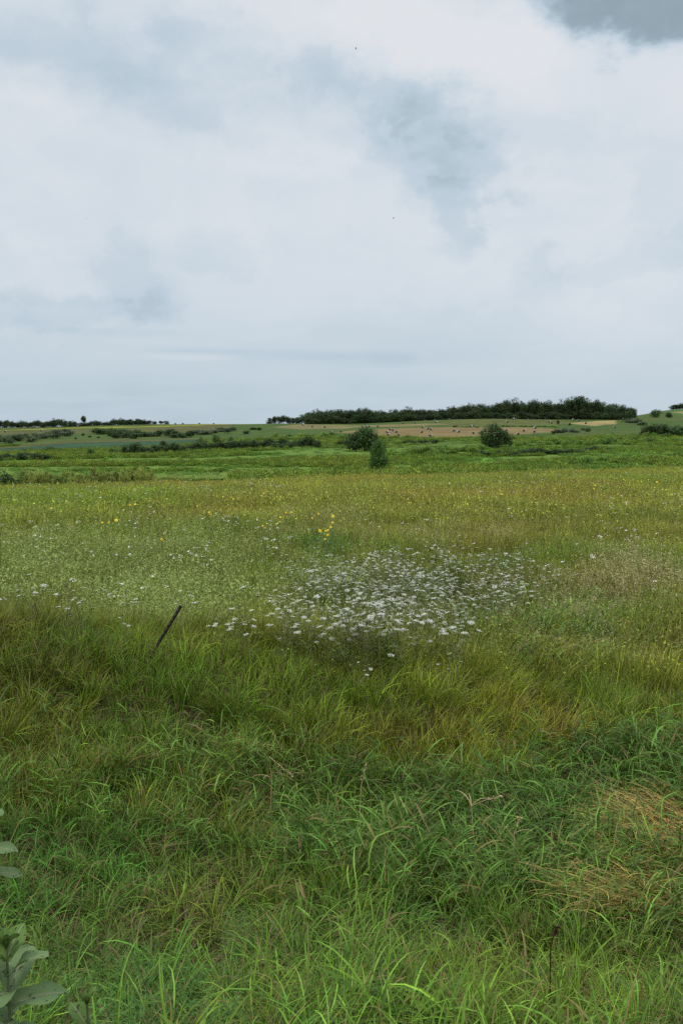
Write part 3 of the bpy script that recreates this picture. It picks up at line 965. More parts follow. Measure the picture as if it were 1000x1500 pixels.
def rl(seed, n, rx, z0, z1, s0, s1):
    """random lobes filling a crown of half width rx between heights z0 and z1"""
    g = np.random.default_rng(seed)
    out_ = [(0, 0, (z0 + z1) / 2, rx * .72, rx * .72, (z1 - z0) * .42)]
    for i in range(n):
        z = g.uniform(z0, z1)
        k = math.sin(math.pi * np.clip((z - z0 + .05) / (z1 - z0 + .1), 0, 1)) ** .5
        a = g.uniform(0, 6.28); rr = rx * k * g.uniform(.3, .8)
        s = g.uniform(s0, s1)
        out_.append((rr * math.cos(a), rr * math.sin(a), z, s, s, s * g.uniform(.7, 1)))
    return out_


used = set()
PROTO = {}


def place(key, loc, h, wd, rz=None, label=None, cat='tree', group=None):
    """first use moves the prototype itself, later uses copy it and its parts"""
    p_ = PROTO[key]
    o = p_ if key not in used else copy_tree(p_)
    used.add(key)
    o.location = loc
    o.scale = (wd, wd, h)
    o.rotation_euler = (0, 0, random.uniform(0, 6.28) if rz is None else rz)
    o['label'] = label; o['category'] = cat
    if group:
        o['group'] = group
    elif 'group' in o:
        del o['group']
    return o


# prototypes: height 1, crown half-width about .5
for k in range(6):
    PROTO['belt%d' % k] = tree_proto(200 + k, 'belt', rl(20 + k, 13, .46, .12, .84, .18, .28), 3600, .036, .75, .035, 'broadleaf_tree')
for k in range(4):
    PROTO['shrub%d' % k] = tree_proto(300 + k, 'mid', rl(30 + k, 9, .46, .16, .80, .16, .27), 1300, .06, .5, .03, 'shrub', 5)
    PROTO['dshrub%d' % k] = tree_proto(320 + k, 'dark', rl(40 + k, 9, .46, .16, .80, .16, .27), 1300, .06, .5, .03, 'shrub', 5)
    PROTO['willow%d' % k] = tree_proto(340 + k, 'willow', rl(50 + k, 10, .45, .14, .86, .12, .22), 1500, .05, .6, .025, 'willow_shrub', 6)
    PROTO['gshrub%d' % k] = tree_proto(360 + k, 'grey', rl(60 + k, 8, .47, .18, .75, .18, .28), 900, .07, .5, .03, 'shrub', 4)
    PROTO['lshrub%d' % k] = tree_proto(380 + k, 'light', rl(70 + k, 9, .47, .14, .80, .15, .25), 1100, .06, .5, .025, 'shrub', 5)
PROTO['oval'] = tree_proto(401, 'mid', [(0, 0, .5, .36, .36, .38), (.1, 0, .78, .26, .26, .2), (-.14, .05, .62, .26, .26, .2), (.12, -.1, .34, .34, .34, .22), (-.05, .1, .2, .38, .38, .18), (-.1, -.05, .85, .2, .2, .13), (.22, 0, .22, .24, .24, .16), (-.22, 0, .3, .22, .2, .18)], 5200, .036, .8, .03, 'oval_tree', 9)
PROTO['spread'] = tree_proto(402, 'dark', [(0, 0, .5, .36, .4, .34), (.2, .1, .6, .26, .26, .3), (-.22, 0, .45, .26, .26, .3), (.32, -.1, .38, .2, .2, .26), (.05, 0, .76, .24, .24, .2), (-.3, .05, .26, .22, .2, .2), (.3, 0, .18, .22, .2, .16), (-.1, 0, .68, .22, .22, .2), (.12, 0, .2, .3, .3, .18)], 4800, .04, .75, .045, 'spreading_tree', 10)
PROTO['round'] = tree_proto(403, 'dark', [(0, 0, .45, .4, .4, .34), (-.1, 0, .72, .24, .24, .2), (-.26, 0, .5, .24, .24, .26), (.26, 0, .42, .24, .24, .26), (.1, .1, .62, .24, .24, .22), (-.16, 0, .2, .32, .3, .18), (.22, 0, .18, .32, .3, .16), (-.05, -.1, .84, .12, .12, .12)], 4600, .04, .7, .045, 'round_tree', 10)
PROTO['lolly'] = tree_proto(404, 'belt', [(0, 0, .70, .40, .40, .24), (.12, 0, .82, .26, .26, .14), (-.15, 0, .62, .28, .28, .16)], 1300, .06, .8, .05, 'round_crowned_tree', 4)
PROTO['bigbelt'] = tree_proto(405, 'belt', [(0, 0, .55, .34, .34, .34), (-.16, 0, .8, .2, .2, .17), (.14, 0, .78, .2, .2, .16), (-.26, .1, .55, .22, .22, .24), (.28, 0, .55, .2, .2, .24), (0, 0, .3, .44, .4, .22), (.04, -.1, .88, .13, .13, .1)], 4800, .028, .8, .035, 'broadleaf_tree', 8)
PROTO['sparse'] = tree_proto(406, 'mid', rl(90, 8, .4, .45, .95, .07, .13), 420, .05, .9, .03, 'sparse_tree', 12)
# spruce: tiers of drooping cards
g = np.random.default_rng(77); mb = MB(); Ps = []
for t in np.linspace(.08, 1, 26):
    rr = .42 * (1 - t) ** .85 + .015
    na_ = int(10 + 60 * rr)
    a = g.random(na_) * 6.28; q = g.uniform(.3, 1.05, na_) * rr
    Ps.append(np.stack([q * np.cos(a), q * np.sin(a), t - q * .25 + g.normal(0, .01, na_)], 1))
cards(mb, g, np.concatenate(Ps), .07, flat=.6)
sp_root = empty('spruce_tree', (0, 0, 0))
link('trunk', trunk(g, .95, .03, []), sp_root)
link('crown', mb.mesh('crown', M_LEAF['spruce']), sp_root)
PROTO['spruce'] = sp_root


def on(px, Y):
    X, Z, r = row_at(px, np.array([float(Y)]))
    return (float(X[0]), float(Y), float(Z[0]) - .05)


def span(key, nk, px0, px1, rb0, rb1, hpx, n, wpx, label, group, cat='shrub', jr=1.0, ymin=40):
    for i in range(n):
        t = (i + .5 + random.uniform(-.35, .35)) / n
        px = px0 + (px1 - px0) * t
        rb = rb0 + (rb1 - rb0) * t + random.uniform(-jr, jr)
        x, y, z = ground_at(px, rb, ymin=ymin)
        h = hpx * random.uniform(.7, 1.2) * y / F; w = wpx * random.uniform(.75, 1.3) * y / F
        place('%s%d' % (key, random.randrange(nk)), (x, y, z - .1), h, w, None, label, cat, group)


def one(key, px, rb, hpx, wpx, label, cat='tree', group=None, Y=None, rz=None):
    x, y, z = ground_at(px, rb, ymin=40) if Y is None else on(px, Y)
    return place(key, (x, y, z - .1), hpx * y / F, wpx * y / F, rz, label, cat, group)


# single trees and shrubs of the valley
one('oval', 554, 689, 46, 31, 'tall oval green tree standing alone in the open valley', rz=.3)
one('spread', 534, 661, 36, 44, 'large dark spreading tree right behind the tall oval tree', rz=0)
one('dshrub0', 512, 661, 28, 30, 'smaller dark bush touching the left side of the large spreading tree', 'bush')
one('round', 725, 657, 38, 46, 'round dark tree alone in front of the right end of the bale field', rz=0)
one('dshrub1', 13, 716, 44, 34, 'round dark bush at the left end of the pale willow row', 'bush', Y=74)
one('lshrub0', 611, 686, 15, 20, 'low bright green bush right of the tall oval tree', 'bush')
one('dshrub2', 796, 688, 12, 12, 'small dark bush at the meadow edge below the round tree', 'bush', Y=128)
one('shrub0', 134, 670, 15, 17, 'small rounded green bush, left one of two below the blue green field', 'bush')
one('shrub1', 167, 668, 12, 19, 'wider green bush, right one of two below the blue green field', 'bush')
one('dshrub3', 238, 655, 11, 12, 'single dark bush at the lower edge of the blue green field', 'bush')
one('shrub2', 317, 652, 17, 14, 'small dark green tree at the right end of the blue green field', 'tree')
one('sparse', 294, 653, 14, 12, 'nearly bare little tree beside the right end of the blue green field', 'tree')
one('sparse', 339, 650, 12, 10, 'thin sparse little tree left of centre above the hedge row', 'tree')
one('gshrub0', 359, 636, 7, 14, 'grey green bush left of the centre hay strip', 'bush')
one('dshrub0', 425, 699, 6, 9, 'tiny dark bush at the meadow edge left of the oval tree', 'bush', Y=110)
one('dshrub1', 393, 701, 5, 7, 'tiniest dark bush at the meadow edge, left of its neighbour', 'bush', Y=110)
one('shrub3', 442, 680, 6, 9, 'small green bush in the open grass left of the oval tree', 'bush')
one('dshrub2', 959, 612, 13, 16, 'dark bushy tree on the green slope right of the tree belt', 'tree')
one('dshrub3', 979, 612, 9, 12, 'smaller dark tree right of the bushy tree on the green slope', 'tree')
one('shrub1', 810, 636, 5, 9, 'small low bush at the right end of the lower bale field', 'bush')

# rows
span('willow', 4, 32, 225, 712, 707, 21, 30, 15, 'pale yellow green willow shrub in the row along the left meadow edge', 'willow shrubs in the row at the left meadow edge')
span('dshrub', 4, 184, 345, 666, 660, 15, 16, 21, 'dark green shrub in the hedge row under the blue green field', 'hedge shrubs under the blue green field')
span('dshrub', 4, 335, 465, 660, 657, 15, 18, 20, 'dark green shrub in the hedge row left of the spreading tree', 'hedge shrubs left of the spreading tree')
span('dshrub', 4, 474, 505, 654, 654, 8, 3, 16, 'dark shrub in the short clump just left of the spreading tree', 'shrubs just left of the spreading tree')
span('dshrub', 4, -4, 72, 675, 673, 12, 7, 23, 'rounded shrub in the low thicket at the far left of the valley', 'thicket shrubs at the left of the valley')
span('shrub', 4, 20, 90, 664, 662, 6, 7, 18, 'low shrub along the bottom edge of the blue green field', 'shrubs along the bottom edge of the blue green field')
span('gshrub', 4, -6, 58, 650, 644, 11, 15, 17, 'grey green shrub in the scrub patch on the left hillside', 'scrub shrubs on the left hillside', jr=3)
span('gshrub', 4, 50, 106, 644, 637, 9, 14, 16, 'grey green shrub in the scrub patch on the left hillside', 'scrub shrubs on the left hillside', jr=2.5)
span('dshrub', 4, 138, 205, 634, 639, 8, 14, 17, 'dark shrub in the long thicket on the middle of the left hillside', 'long thicket on the left hillside', jr=2)
span('dshrub', 4, 160, 285, 641, 639, 9, 19, 17, 'dark shrub in the long thicket on the middle of the left hillside', 'long thicket on the left hillside', jr=2.5)
span('gshrub', 4, 290, 345, 636, 633, 7, 8, 17, 'grey green shrub on the hillside right of the long thicket', 'shrubs right of the long thicket', jr=1.5)
span('dshrub', 4, 106, 150, 640, 640, 4, 4, 6, 'tiny dark bush dotted on the open left hillside', 'dotted bushes on the left hillside', jr=4, cat='bush')
span('dshrub', 4, 366, 384, 631, 629, 5, 3, 10, 'small dark bush on the bare strip left of the centre hay field', 'bushes on the strip left of the centre hay field', cat='bush')
span('lshrub', 4, 400, 500, 643, 641, 7, 10, 17, 'light green shrub on the slope below the centre hay strip', 'light shrubs below the centre hay strip', jr=2.5)
span('lshrub', 4, 565, 705, 668, 662, 11, 19, 20, 'light green shrub in the band behind the tall oval tree', 'light shrub band behind the oval tree', jr=2.5)
span('dshrub', 4, 577, 640, 651, 650, 6, 6, 16, 'dark low shrub in the dashes under the lower bale field', 'dark dashes under the lower bale field')
span('lshrub', 4, 745, 1010, 653, 647, 9, 27, 18, 'light green shrub in the upper band right of the round tree', 'upper light shrub band at the right', jr=3)
span('dshrub', 4, 700, 895, 669, 663, 9, 22, 20, 'dark green shrub in the long low band right of the round tree', 'dark shrub band at the right', jr=1.2)
span('lshrub', 4, 835, 1010, 684, 672, 12, 18, 23, 'light green shrub in the lower band near the right meadow edge', 'lower light shrub band at the right', jr=2)
span('dshrub', 4, 938, 1006, 641, 640, 19, 6, 31, 'large dark bush in the clump at the right edge of the valley', 'dark clump at the right edge', cat='bush', jr=1)
span('lshrub', 4, 938, 975, 642, 643, 9, 3, 17, 'lighter low bush fronting the dark clump at the right edge', 'light bushes fronting the right clump', cat='bush')
span('gshrub', 4, 916, 941, 616, 622, 7, 9, 16, 'grey green shrub below the right end of the tree belt', 'grey shrubs below the right end of the tree belt', jr=2)
span('lshrub', 4, 662, 818, 626, 625, 3, 18, 13, 'small green shrub in the hedge strip between the two bale fields', 'hedge strip between the bale fields', jr=.6, ymin=300)
span('gshrub', 4, 812, 866, 634, 631, 6, 7, 14, 'shrub in the weedy patch right of the lower bale field', 'weedy shrubs right of the lower bale field', jr=1.5)
span('dshrub', 4, 815, 822, 622, 622, 6, 1, 6, 'single dark bush on the strip right of the upper hay field', None, cat='bush')
span('dshrub', 4, 832, 836, 623, 623, 4, 1, 5, 'smaller dark bush right of the single bush on the strip', None, cat='bush')

# belt of trees along the ridge
BT = [(447, 603), (475, 601), (500, 602), (520, 600), (545, 600.5), (565, 602), (600, 600), (635, 601), (650, 599), (680, 594.5), (700, 592.5), (715, 594), (735, 590), (765, 588.5), (790, 590), (806, 592), (820, 592), (850, 586), (880, 590), (900, 594), (918, 595.5)]
BB = [(447, 621), (520, 622), (600, 621), (660, 617), (700, 613), (760, 613), (830, 616), (925, 614.5)]
belt_label = 'dark broadleaf tree in the long tree belt along the ridge'
nb = 46
for i in range(nb):
    px = 452 + (918 - 452) * (i + random.uniform(-.25, .25)) / (nb - 1)
    rt = np.interp(px, [b[0] for b in BT], [b[1] for b in BT]) + random.uniform(-2.2, 2.0)
    x, y, z = on(px, 640 + random.uniform(-5, 5))
    rb = project(x, y, z)[1]
    h = max(rb - rt, 12) * y / F
    place('belt%d' % random.randrange(6), (x, y, z - .2), h * 1.08, random.uniform(8.5, 12), None, belt_label, 'tree', 'trees of the long belt on the ridge')
for i in range(40):
    px = 450 + 470 * (i + random.uniform(-.3, .3)) / 39
    rt = np.interp(px, [b[0] for b in BT], [b[1] for b in BT]) + random.uniform(-1, 3)
    x, y, z = on(px, 657 + random.uniform(-6, 6))
    rb = project(x, y, z)[1]
    h = max(rb - rt, 11) * y / F
    place('belt%d' % random.randrange(6), (x, y, z - .2), h * 1.02, random.uniform(9, 13), None, belt_label, 'tree', 'trees of the long belt on the ridge')
for i in range(40):     # undergrowth shrubs closing the foot of the belt
    px = 450 + 470 * (i + random.uniform(-.3, .3)) / 39
    place('belt%d' % random.randrange(6), tuple(np.array(on(px, 631 + random.uniform(-2, 2))) - (0, 0, 1.1)), random.uniform(5.0, 7.0), random.uniform(8, 12), None, 'low dark bushy tree closing the front foot of the tree belt', 'tree', 'low bushy trees at the foot of the belt')
one('bigbelt', 843, 616, 35, 44, 'largest round crowned tree, rising above the right part of the tree belt', Y=634, rz=.4)
one('bigbelt', 862, 616, 27, 30, 'second tall tree just right of the largest belt tree', Y=641, rz=2)
one('spruce', 811, 612, 20, 17, 'grey green spruce top poking above the tree belt', Y=668)
one('sparse', 876, 614, 28, 10, 'thin dead topped tree poking above the right part of the belt', Y=662)
one('belt2', 926, 615, 18, 15, 'rounded tree at the right end of the tree belt', Y=622)
for i in range(9):
    px = 396 + 52 * i / 8
    place('belt%d' % random.randrange(6), on(px, 690 + random.uniform(-5, 5)), random.uniform(4.2, 6.2) * (.75 if i == 0 else 1), random.uniform(4.5, 6.5), None,
          'farther small tree in the group left of the long tree belt', 'tree', 'trees left of the long belt')
span('dshrub', 4, 388, 394, 618, 618, 4, 1, 8, 'low dark bush at the left foot of the farther tree group', None, cat='bush')
# trees on the left skyline
LT = [(-10, 619), (5, 617.5), (18, 617.5), (24, 621), (30, 619), (45, 619), (52, 618), (62, 619), (72, 618.5), (80, 614), (90, 617.5), (100, 618.5), (108, 619.5), (116, 620), (124, 621), (135, 617.5), (146, 618.5), (155, 620.5), (170, 616), (182, 615.5), (195, 616), (206, 615.5), (217, 617)]
for i in range(46):
    px = -8 + 226 * (i + random.uniform(-.3, .3)) / 45
    rt = np.interp(px, [b[0] for b in LT], [b[1] for b in LT]) + random.uniform(-.8, .8) - 2.2
    x, y, z = on(px, 735 - .2 * px + random.uniform(-6, 6))
    rb = project(x, y, z)[1]
    place('belt%d' % random.randrange(6), (x, y, z - .3), max(rb - rt, 5) * 1.06 * y / F, random.uniform(4.5, 7), None, 'small dark tree in the line along the left skyline', 'tree', 'trees along the left skyline')
one('lolly', 123, 625, 15, 9, 'round crowned tree on a bare stem rising above the left skyline', Y=722)
one('belt1', 79, 625, 12.5, 9, 'slightly taller tree in the left skyline below the cloud streaks', Y=728)
for px, h, w in ((227, 5, 9), (236, 5.2, 10), (244, 5.5, 10)):
    one('belt%d' % random.randrange(6), px, 622, h, w, 'low dark tree in the short group right of the left skyline trees', 'tree', 'short tree group right of the left skyline', Y=705)
for i, (px, lb) in enumerate(((257, 'tiny dark bush first right of the skyline tree groups'), (268, 'tiny dark bush second right of the skyline tree groups'), (292, 'tiny dark bush standing alone on the left skyline'), (313, 'last tiny dark bush on the left skyline before the bare crest'))):
    one('dshrub%d' % (i % 4), px, 621, 2.2, 3.2, lb, 'bush', Y=700)
for i in range(6):
    px = 984 + 26 * i / 5
    place('belt%d' % random.randrange(6), on(px, 1003), random.uniform(4, 6.5) + i * .4, random.uniform(8, 10), None, 'tree on the distant ridge at the far right edge', 'tree', 'trees on the far right ridge')
for k, v in PROTO.items():           # a kind that found no place is dropped
    if k not in used:
        for ch in list(v.children): bpy.data.objects.remove(ch)
        bpy.data.objects.remove(v)

# ------------------------------------------------------------------ hay bales
m, nt, out = new_mat('bale_wrap')
p = N(nt, 'ShaderNodeBsdfPrincipled'); p.inputs['Roughness'].default_value = .8
tc = N(nt, 'ShaderNodeTexCoord'); nz = N(nt, 'ShaderNodeTexNoise'); nz.inputs['Scale'].default_value = 6; nz.inputs['Detail'].default_value = 6
nt.links.new(tc.outputs['Object'], nz.inputs[0])
nt.links.new(mixc(nt, nz.outputs[0], (.26, .24, .22, 1), (.48, .47, .45, 1)), p.inputs['Base Color'])
nt.links.new(p.outputs[0], out.inputs['Surface'])
M_WRAP = m
M_HAY = plain('bale_hay', (.06, .045, .035), .95, .1, 9, (.11, .085, .055), .8)


def bale_mesh():
    """round bale lying on its side: bulging wrapped drum"""
    n = 28; prof = [(-.62, .0), (-.60, .45), (-.62, .68), (-.58, .74), (-.4, .765), (-.15, .75), (.15, .765), (.4, .755), (.58, .74), (.62, .68), (.60, .45), (.62, .0)]
    g = np.random.default_rng(4); V = []; fs = []; mi = []
    for i, (x, rr) in enumerate(prof):
        for k in range(n):
            a = 2 * math.pi * k / n
            q = rr * (1 + g.normal(0, .008))
            z = q * math.sin(a)
            V.append((x + g.normal(0, .006), q * math.cos(a), max(z, -.68) + .68))
    for i in range(len(prof) - 1):
        for k in range(n):
            k2 = (k + 1) % n
            fs.append((i * n + k, (i + 1) * n + k, (i + 1) * n + k2, i * n + k2))
    return V, fs


V, fs = bale_mesh()
nn = 28
wrap_f = [f for j, f in enumerate(fs) if 2 <= j // nn <= 8]
end_f = [f for j, f in enumerate(fs) if not (2 <= j // nn <= 8)]
wrap_me = mesh_from('wrap', V, wrap_f, M_WRAP, smooth=True)
end_me = mesh_from('hay_end', V, end_f, M_HAY)
bale0 = empty('hay_bale', (0, 0, 0))
link('wrap', wrap_me, bale0); link('hay_end', end_me, bale0)
BALES = []
low_l = 'round wrapped hay bale on the lower tan field, in the row of its lower half'
for px, rb in ((567, 634.5), (568.5, 638.6), (584, 639)): BALES.append((px, rb, 'round hay bale near the left end of the lower tan field', 'bales at the left end of the lower tan field'))
for px, rb in ((571, 630.5), (575, 631.6), (580, 634.3)): BALES.append((px, rb, 'round hay bale in the tight trio on the lower tan field', 'trio of bales on the lower tan field'))
for px, rb in ((617, 634.5), (619, 627.5), (626, 629.3), (631, 630.5), (630, 639.6), (664, 632.5)): BALES.append((px, rb, 'round hay bale on the middle of the lower tan field', 'bales on the middle of the lower tan field'))
for px, rb in ((671, 634), (693, 636), (740, 632.3), (758, 637.5), (767, 632.5), (782, 634), (783, 628.3), (690, 626)): BALES.append((px, rb, 'round hay bale on the right half of the lower tan field', 'bales on the right half of the lower tan field'))
for px, rb in ((444, 623.6), (457, 626), (476, 626.6), (485, 634.5), (499, 633.5)): BALES.append((px, rb, 'round hay bale on the strip left of the spreading tree', 'bales on the strip left of the spreading tree'))
for px, rb in ((531, 626.4), (537, 626), (541, 625.8), (553, 626)): BALES.append((px, rb, 'round hay bale in the cluster directly above the spreading tree', 'bales directly above the spreading tree'))
for px, rb in ((590, 621.3), (608, 620.2), (639, 620)): BALES.append((px, rb, 'round hay bale close to the front of the tree belt', 'bales close to the tree belt'))
for px, rb in ((742, 619.3), (751.5, 615)): BALES.append((px, rb, 'round hay bale on the rounded olive hilltop', 'bales on the olive hilltop'))
for px, rb in ((804, 619.3), (807, 620.6)): BALES.append((px, rb, 'round hay bale of the touching pair right of the olive hilltop', 'pair of bales right of the hilltop'))
for px, rb in ((839, 616.3), (846.5, 617.3)): BALES.append((px, rb, 'round hay bale under the largest belt tree', 'bales under the largest belt tree'))
BALES.append((857.5, 621.3, 'round hay bale alone on the bright tan patch at the right', None))
BALES.append((899, 627.5, 'round hay bale rightmost on the green slope below the belt', None))
for px, rb in ((8.5, 633.5), (61.5, 632), (81.5, 631.3)): BALES.append((px, rb, 'round pale hay bale on the left hillside below the yellow strip', 'bales on the left hillside'))
for i, (px, rb, lb, gp) in enumerate(BALES):
    o = bale0 if i == 0 else copy_tree(bale0)
    x, y, z = ground_at(px, rb, ymin=300)
    o.location = (x, y, z - .02)
    o.rotation_euler = (0, 0, R(90) + random.uniform(-.9, .3))
    s = 1.0 * np.interp(y, [400, 650], [.78, .86])
    o.scale = (s, s, s)
    o['label'] = lb; o['category'] = 'hay bale'
    if gp: o['group'] = gp
    elif 'group' in o: del o['group']

# ------------------------------------------------------------------ white umbel wildflowers
M_UMBEL = plain('umbel_white', (.82, .82, .75), .8, .1, 60, (.62, .64, .52))
M_UMBEL_G = plain('umbel_green', (.30, .33, .16), .7, .2, 60, (.20, .23, .09))
M_STEM = plain('wild_stem', (.13, .17, .05), .6, .2, 8, (.20, .19, .075))
M_RAYS = M_STEM


def umbel(g, d, closed=False):
    """flat-topped umbel: rays fanning out of one point into small flower clusters"""
    mb = MB(); ray_mb = MB(); P = []
    k = 26
    for i in range(k):
        rr = d / 2 * math.sqrt((i + .5) / k); a = i * 2.39996
        z = d * .30 + (.06 * d if not closed else .25 * d) * (1 - (2 * rr / d) ** 2) * (1 if not closed else 1.3)
        if closed: rr *= .55
        P.append((rr * math.cos(a), rr * math.sin(a), z))
        if i % 2:
            tube(ray_mb, [(0, 0, 0), (rr * .6 * math.cos(a), rr * .6 * math.sin(a), z * .55), P[-1]], [.0012, .001, .0008], 3)
    P = np.array(P)
    Q = np.repeat(P, 7, 0) + g.normal(0, d * .05, (k * 7, 3)) * [1, 1, .45]
    cards(mb, g, Q, d * .075, flat=(2.2 if not closed else 1.0), aspect=1.1)
    return mb.mesh('flower_head', M_UMBEL if not closed else M_UMBEL_G), ray_mb.mesh('rays', M_RAYS)


UM = [umbel(np.random.default_rng(500 + i), d) for i, d in enumerate((.064, .054, .045, .070))]
UMC = [umbel(np.random.default_rng(520 + i), d, True) for i, d in enumerate((.08, .07))]


def umbel_plant(seed, h, nh):
    g = np.random.default_rng(seed)
    root = empty('umbel_wildflower', (0, 0, 0))
    mb = MB(); heads = []
    a0 = g.uniform(0, 6.28)
    top = np.array([g.normal(0, .05), g.normal(0, .05), h])
    tube(mb, [(0, 0, 0), top * .35 + [.01, 0, 0], top * .7, top], [.004, .0035, .003, .002], 5)
    heads.append(top)
    for k in range(nh - 1):
        t = g.uniform(.35, .65); a = a0 + k * 2.3 + g.normal(0, .3)
        b = top * t
        e = b + np.array([math.cos(a) * g.uniform(.1, .22), math.sin(a) * g.uniform(.1, .22), h * g.uniform(.2, .42)])
        tube(mb, [b, b * .5 + e * .5 + [math.cos(a) * .03, math.sin(a) * .03, -.01], e], [.003, .0025, .0018], 4)
        heads.append(e)
    # feathery stem leaves
    for k in range(7):
        t = g.uniform(.12, .7); a = g.uniform(0, 6.28); b = top * t
        c = blades(mb, g, 1, 0, (.09, .17), (.002, .003), (30, 50), (70, 100), 5, root=b, az=a, azs=.1)[0]
        for j in range(1, 6):
            blades(mb, g, 4, 0, (.02, .045), (.003, .005), (50, 90), (60, 100), 2, root=c[j], az=a, azs=1.4)
    link('stem', mb.mesh('stem', M_STEM), root)
    for i, e in enumerate(heads):
        cl = g.random() < .28
        hm, rm = (UMC if cl else UM)[g.integers(0, 2 if cl else 4)]
        ho = link('flower_head', hm, root, tuple(e))
        ho.rotation_euler = (g.normal(0, .19), g.normal(0, .19) + .04, g.uniform(0, 6.28))
        if cl: ho['label'] = 'closed greenish head'
        ro = link('rays', rm, ho)
    return root


UP = [umbel_plant(600 + i, h, n) for i, (h, n) in enumerate(((.74, 6), (.64, 5), (.80, 7), (.58, 5), (.68, 4), (.60, 6), (.52, 3), (.76, 5)))]
UPH = [.74, .64, .80, .58, .68, .60, .52, .76]
upused = set()


def umbel_at(px, row, label, group=None, kmax=8, small=1.0, ymin=9.8):
    k = random.randrange(kmax)
    s = random.uniform(.80, 1.12) * small
    x, y, z = ground_at(px, row, UPH[k] * s, ymin=ymin)
    o = UP[k] if k not in upused else copy_tree(UP[k])
    upused.add(k)
    o.location = (x, y, z - .02); o.scale = (s, s, s)
    o.rotation_euler = (random.gauss(0, .08), random.gauss(0, .08) + .06, random.uniform(0, 6.28))
    o['label'] = label; o['category'] = 'wildflower'
    if group: o['group'] = group
    elif 'group' in o: del o['group']


PL = ('tall white umbel wildflower standing in the dense white patch', 'umbel wildflowers of the dense patch')
cnt = 0
while cnt < 250:
    px = random.gauss(585, 120); row = random.gauss(852, 42)
    if not (335 < px < 830 and 792 < row < 938): continue
    up = np.interp(px, [340, 420, 520, 650, 760, 830], [880, 835, 805, 797, 802, 845])
    dn = np.interp(px, [340, 420, 520, 650, 700, 760, 830], [925, 935, 945, 925, 900, 875, 860])
    if not up < row < dn: continue
    umbel_at(px, row, *PL)
    cnt += 1
# past three hundred plants: the rest of the patch as one mass
ms = []
while len(ms) < 150:
    px = random.gauss(600, 115); row = random.gauss(846, 36)
    up = np.interp(px, [340, 420, 520, 650, 760, 830], [880, 835, 805, 797, 802, 845])
    dn = np.interp(px, [340, 420, 520, 650, 700, 760, 830], [915, 925, 930, 915, 890, 870, 855])
    if 345 < px < 825 and up < row < dn:
        ms.append(ground_at(px, row, .62, ymin=9.8))
ms = np.array(ms)
put('umbel_flower_mass', clump_set('umbel_flower_mass_clump', M_WHITEFLECK, 6, f_umbelmass), ms[:, 0], ms[:, 1], ms[:, 2], np.exp(rng.normal(-.05, .1, len(ms))), np.repeat(np.array([[.085, .12, .03]]), len(ms), 0),
    'mass of smaller white umbel flowers filling in the dense patch', 'wildflowers', spread=5)
PB = ('white umbel wildflower in the thin scatter left of the dense patch', 'umbel wildflowers left of the dense patch')
for px, row in ((60, 858), (72, 862), (86, 857), (92, 868), (98, 872), (110, 884), (120, 890), (88, 876), (48, 884), (188, 870), (190, 883), (262, 862), (280, 866), (315, 862), (340, 877), (248, 846), (330, 920), (345, 900), (352, 905), (366, 912)):
    umbel_at(px, row, *PB, small=.85)
PC = ('small white umbel wildflower in the loose scatter behind the dense patch', 'umbel wildflowers behind the dense patch')
for px, row in ((440, 822), (430, 832), (410, 804), (423, 795), (448, 817), (486, 816), (520, 790), (530, 801), (612, 790), (670, 783), (716, 781), (760, 795), (690, 795), (640, 790), (400, 812), (545, 812), (575, 800), (390, 838), (600, 805), (460, 803)):
    umbel_at(px, row, *PC, small=.95)
umbel_at(651, 958, 'single white umbel wildflower low in front of the dense patch at its right', kmax=7, small=.7, ymin=8.5)
umbel_at(528, 968, 'single white umbel wildflower in front of the dense patch near the middle', kmax=7, small=.7, ymin=8.5)
umbel_at(408, 930, 'white umbel wildflower at the lowest left corner of the dense patch', kmax=7, small=.8)
for k, v in enumerate(UP):
    if k not in upused:
        for ch in list(v.children):
            for c2 in list(ch.children): bpy.data.objects.remove(c2)
            bpy.data.objects.remove(ch)
        bpy.data.objects.remove(v)

# ------------------------------------------------------------------ wild sunflowers
M_PETAL = plain('sunflower_petal', (.78, .50, .012), .6, .2, 30, (.85, .60, .03))
M_DISC = plain('sunflower_disc', (.10, .055, .015), .8, .1, 40, (.22, .13, .02))
M_SLEAF = plain('sunflower_leaf', (.06, .11, .03), .6, .25, 10, (.085, .14, .04))


def petal_mesh(d):
    g = np.random.default_rng(9); mb = MB()
    for ring, (k, l0, tilt) in enumerate(((15, .5, .15), (13, .44, -.1))):
        for i in range(k):
            a = 2 * math.pi * (i + ring * .5) / k + g.normal(0, .06)
            D = np.array([math.cos(a), math.sin(a), 0]); S = np.array([-math.sin(a), math.cos(a), 0]); U = np.array([0, 0, 1.0])
            pts = []
            for t, w in ((.22, .03), (.5, .075), (.8, .06), (1, .004)):
                cpt = D * l0 * d * t + U * (tilt * d * .3 * t - .1 * d * t * t)
                pts += [cpt - S * w * d, cpt + S * w * d]
            mb.add(pts, [(0, 1, 3, 2), (2, 3, 5, 4), (4, 5, 7, 6)], (0, g.random(), 0, 1))
    return mb.mesh('petals', M_PETAL)


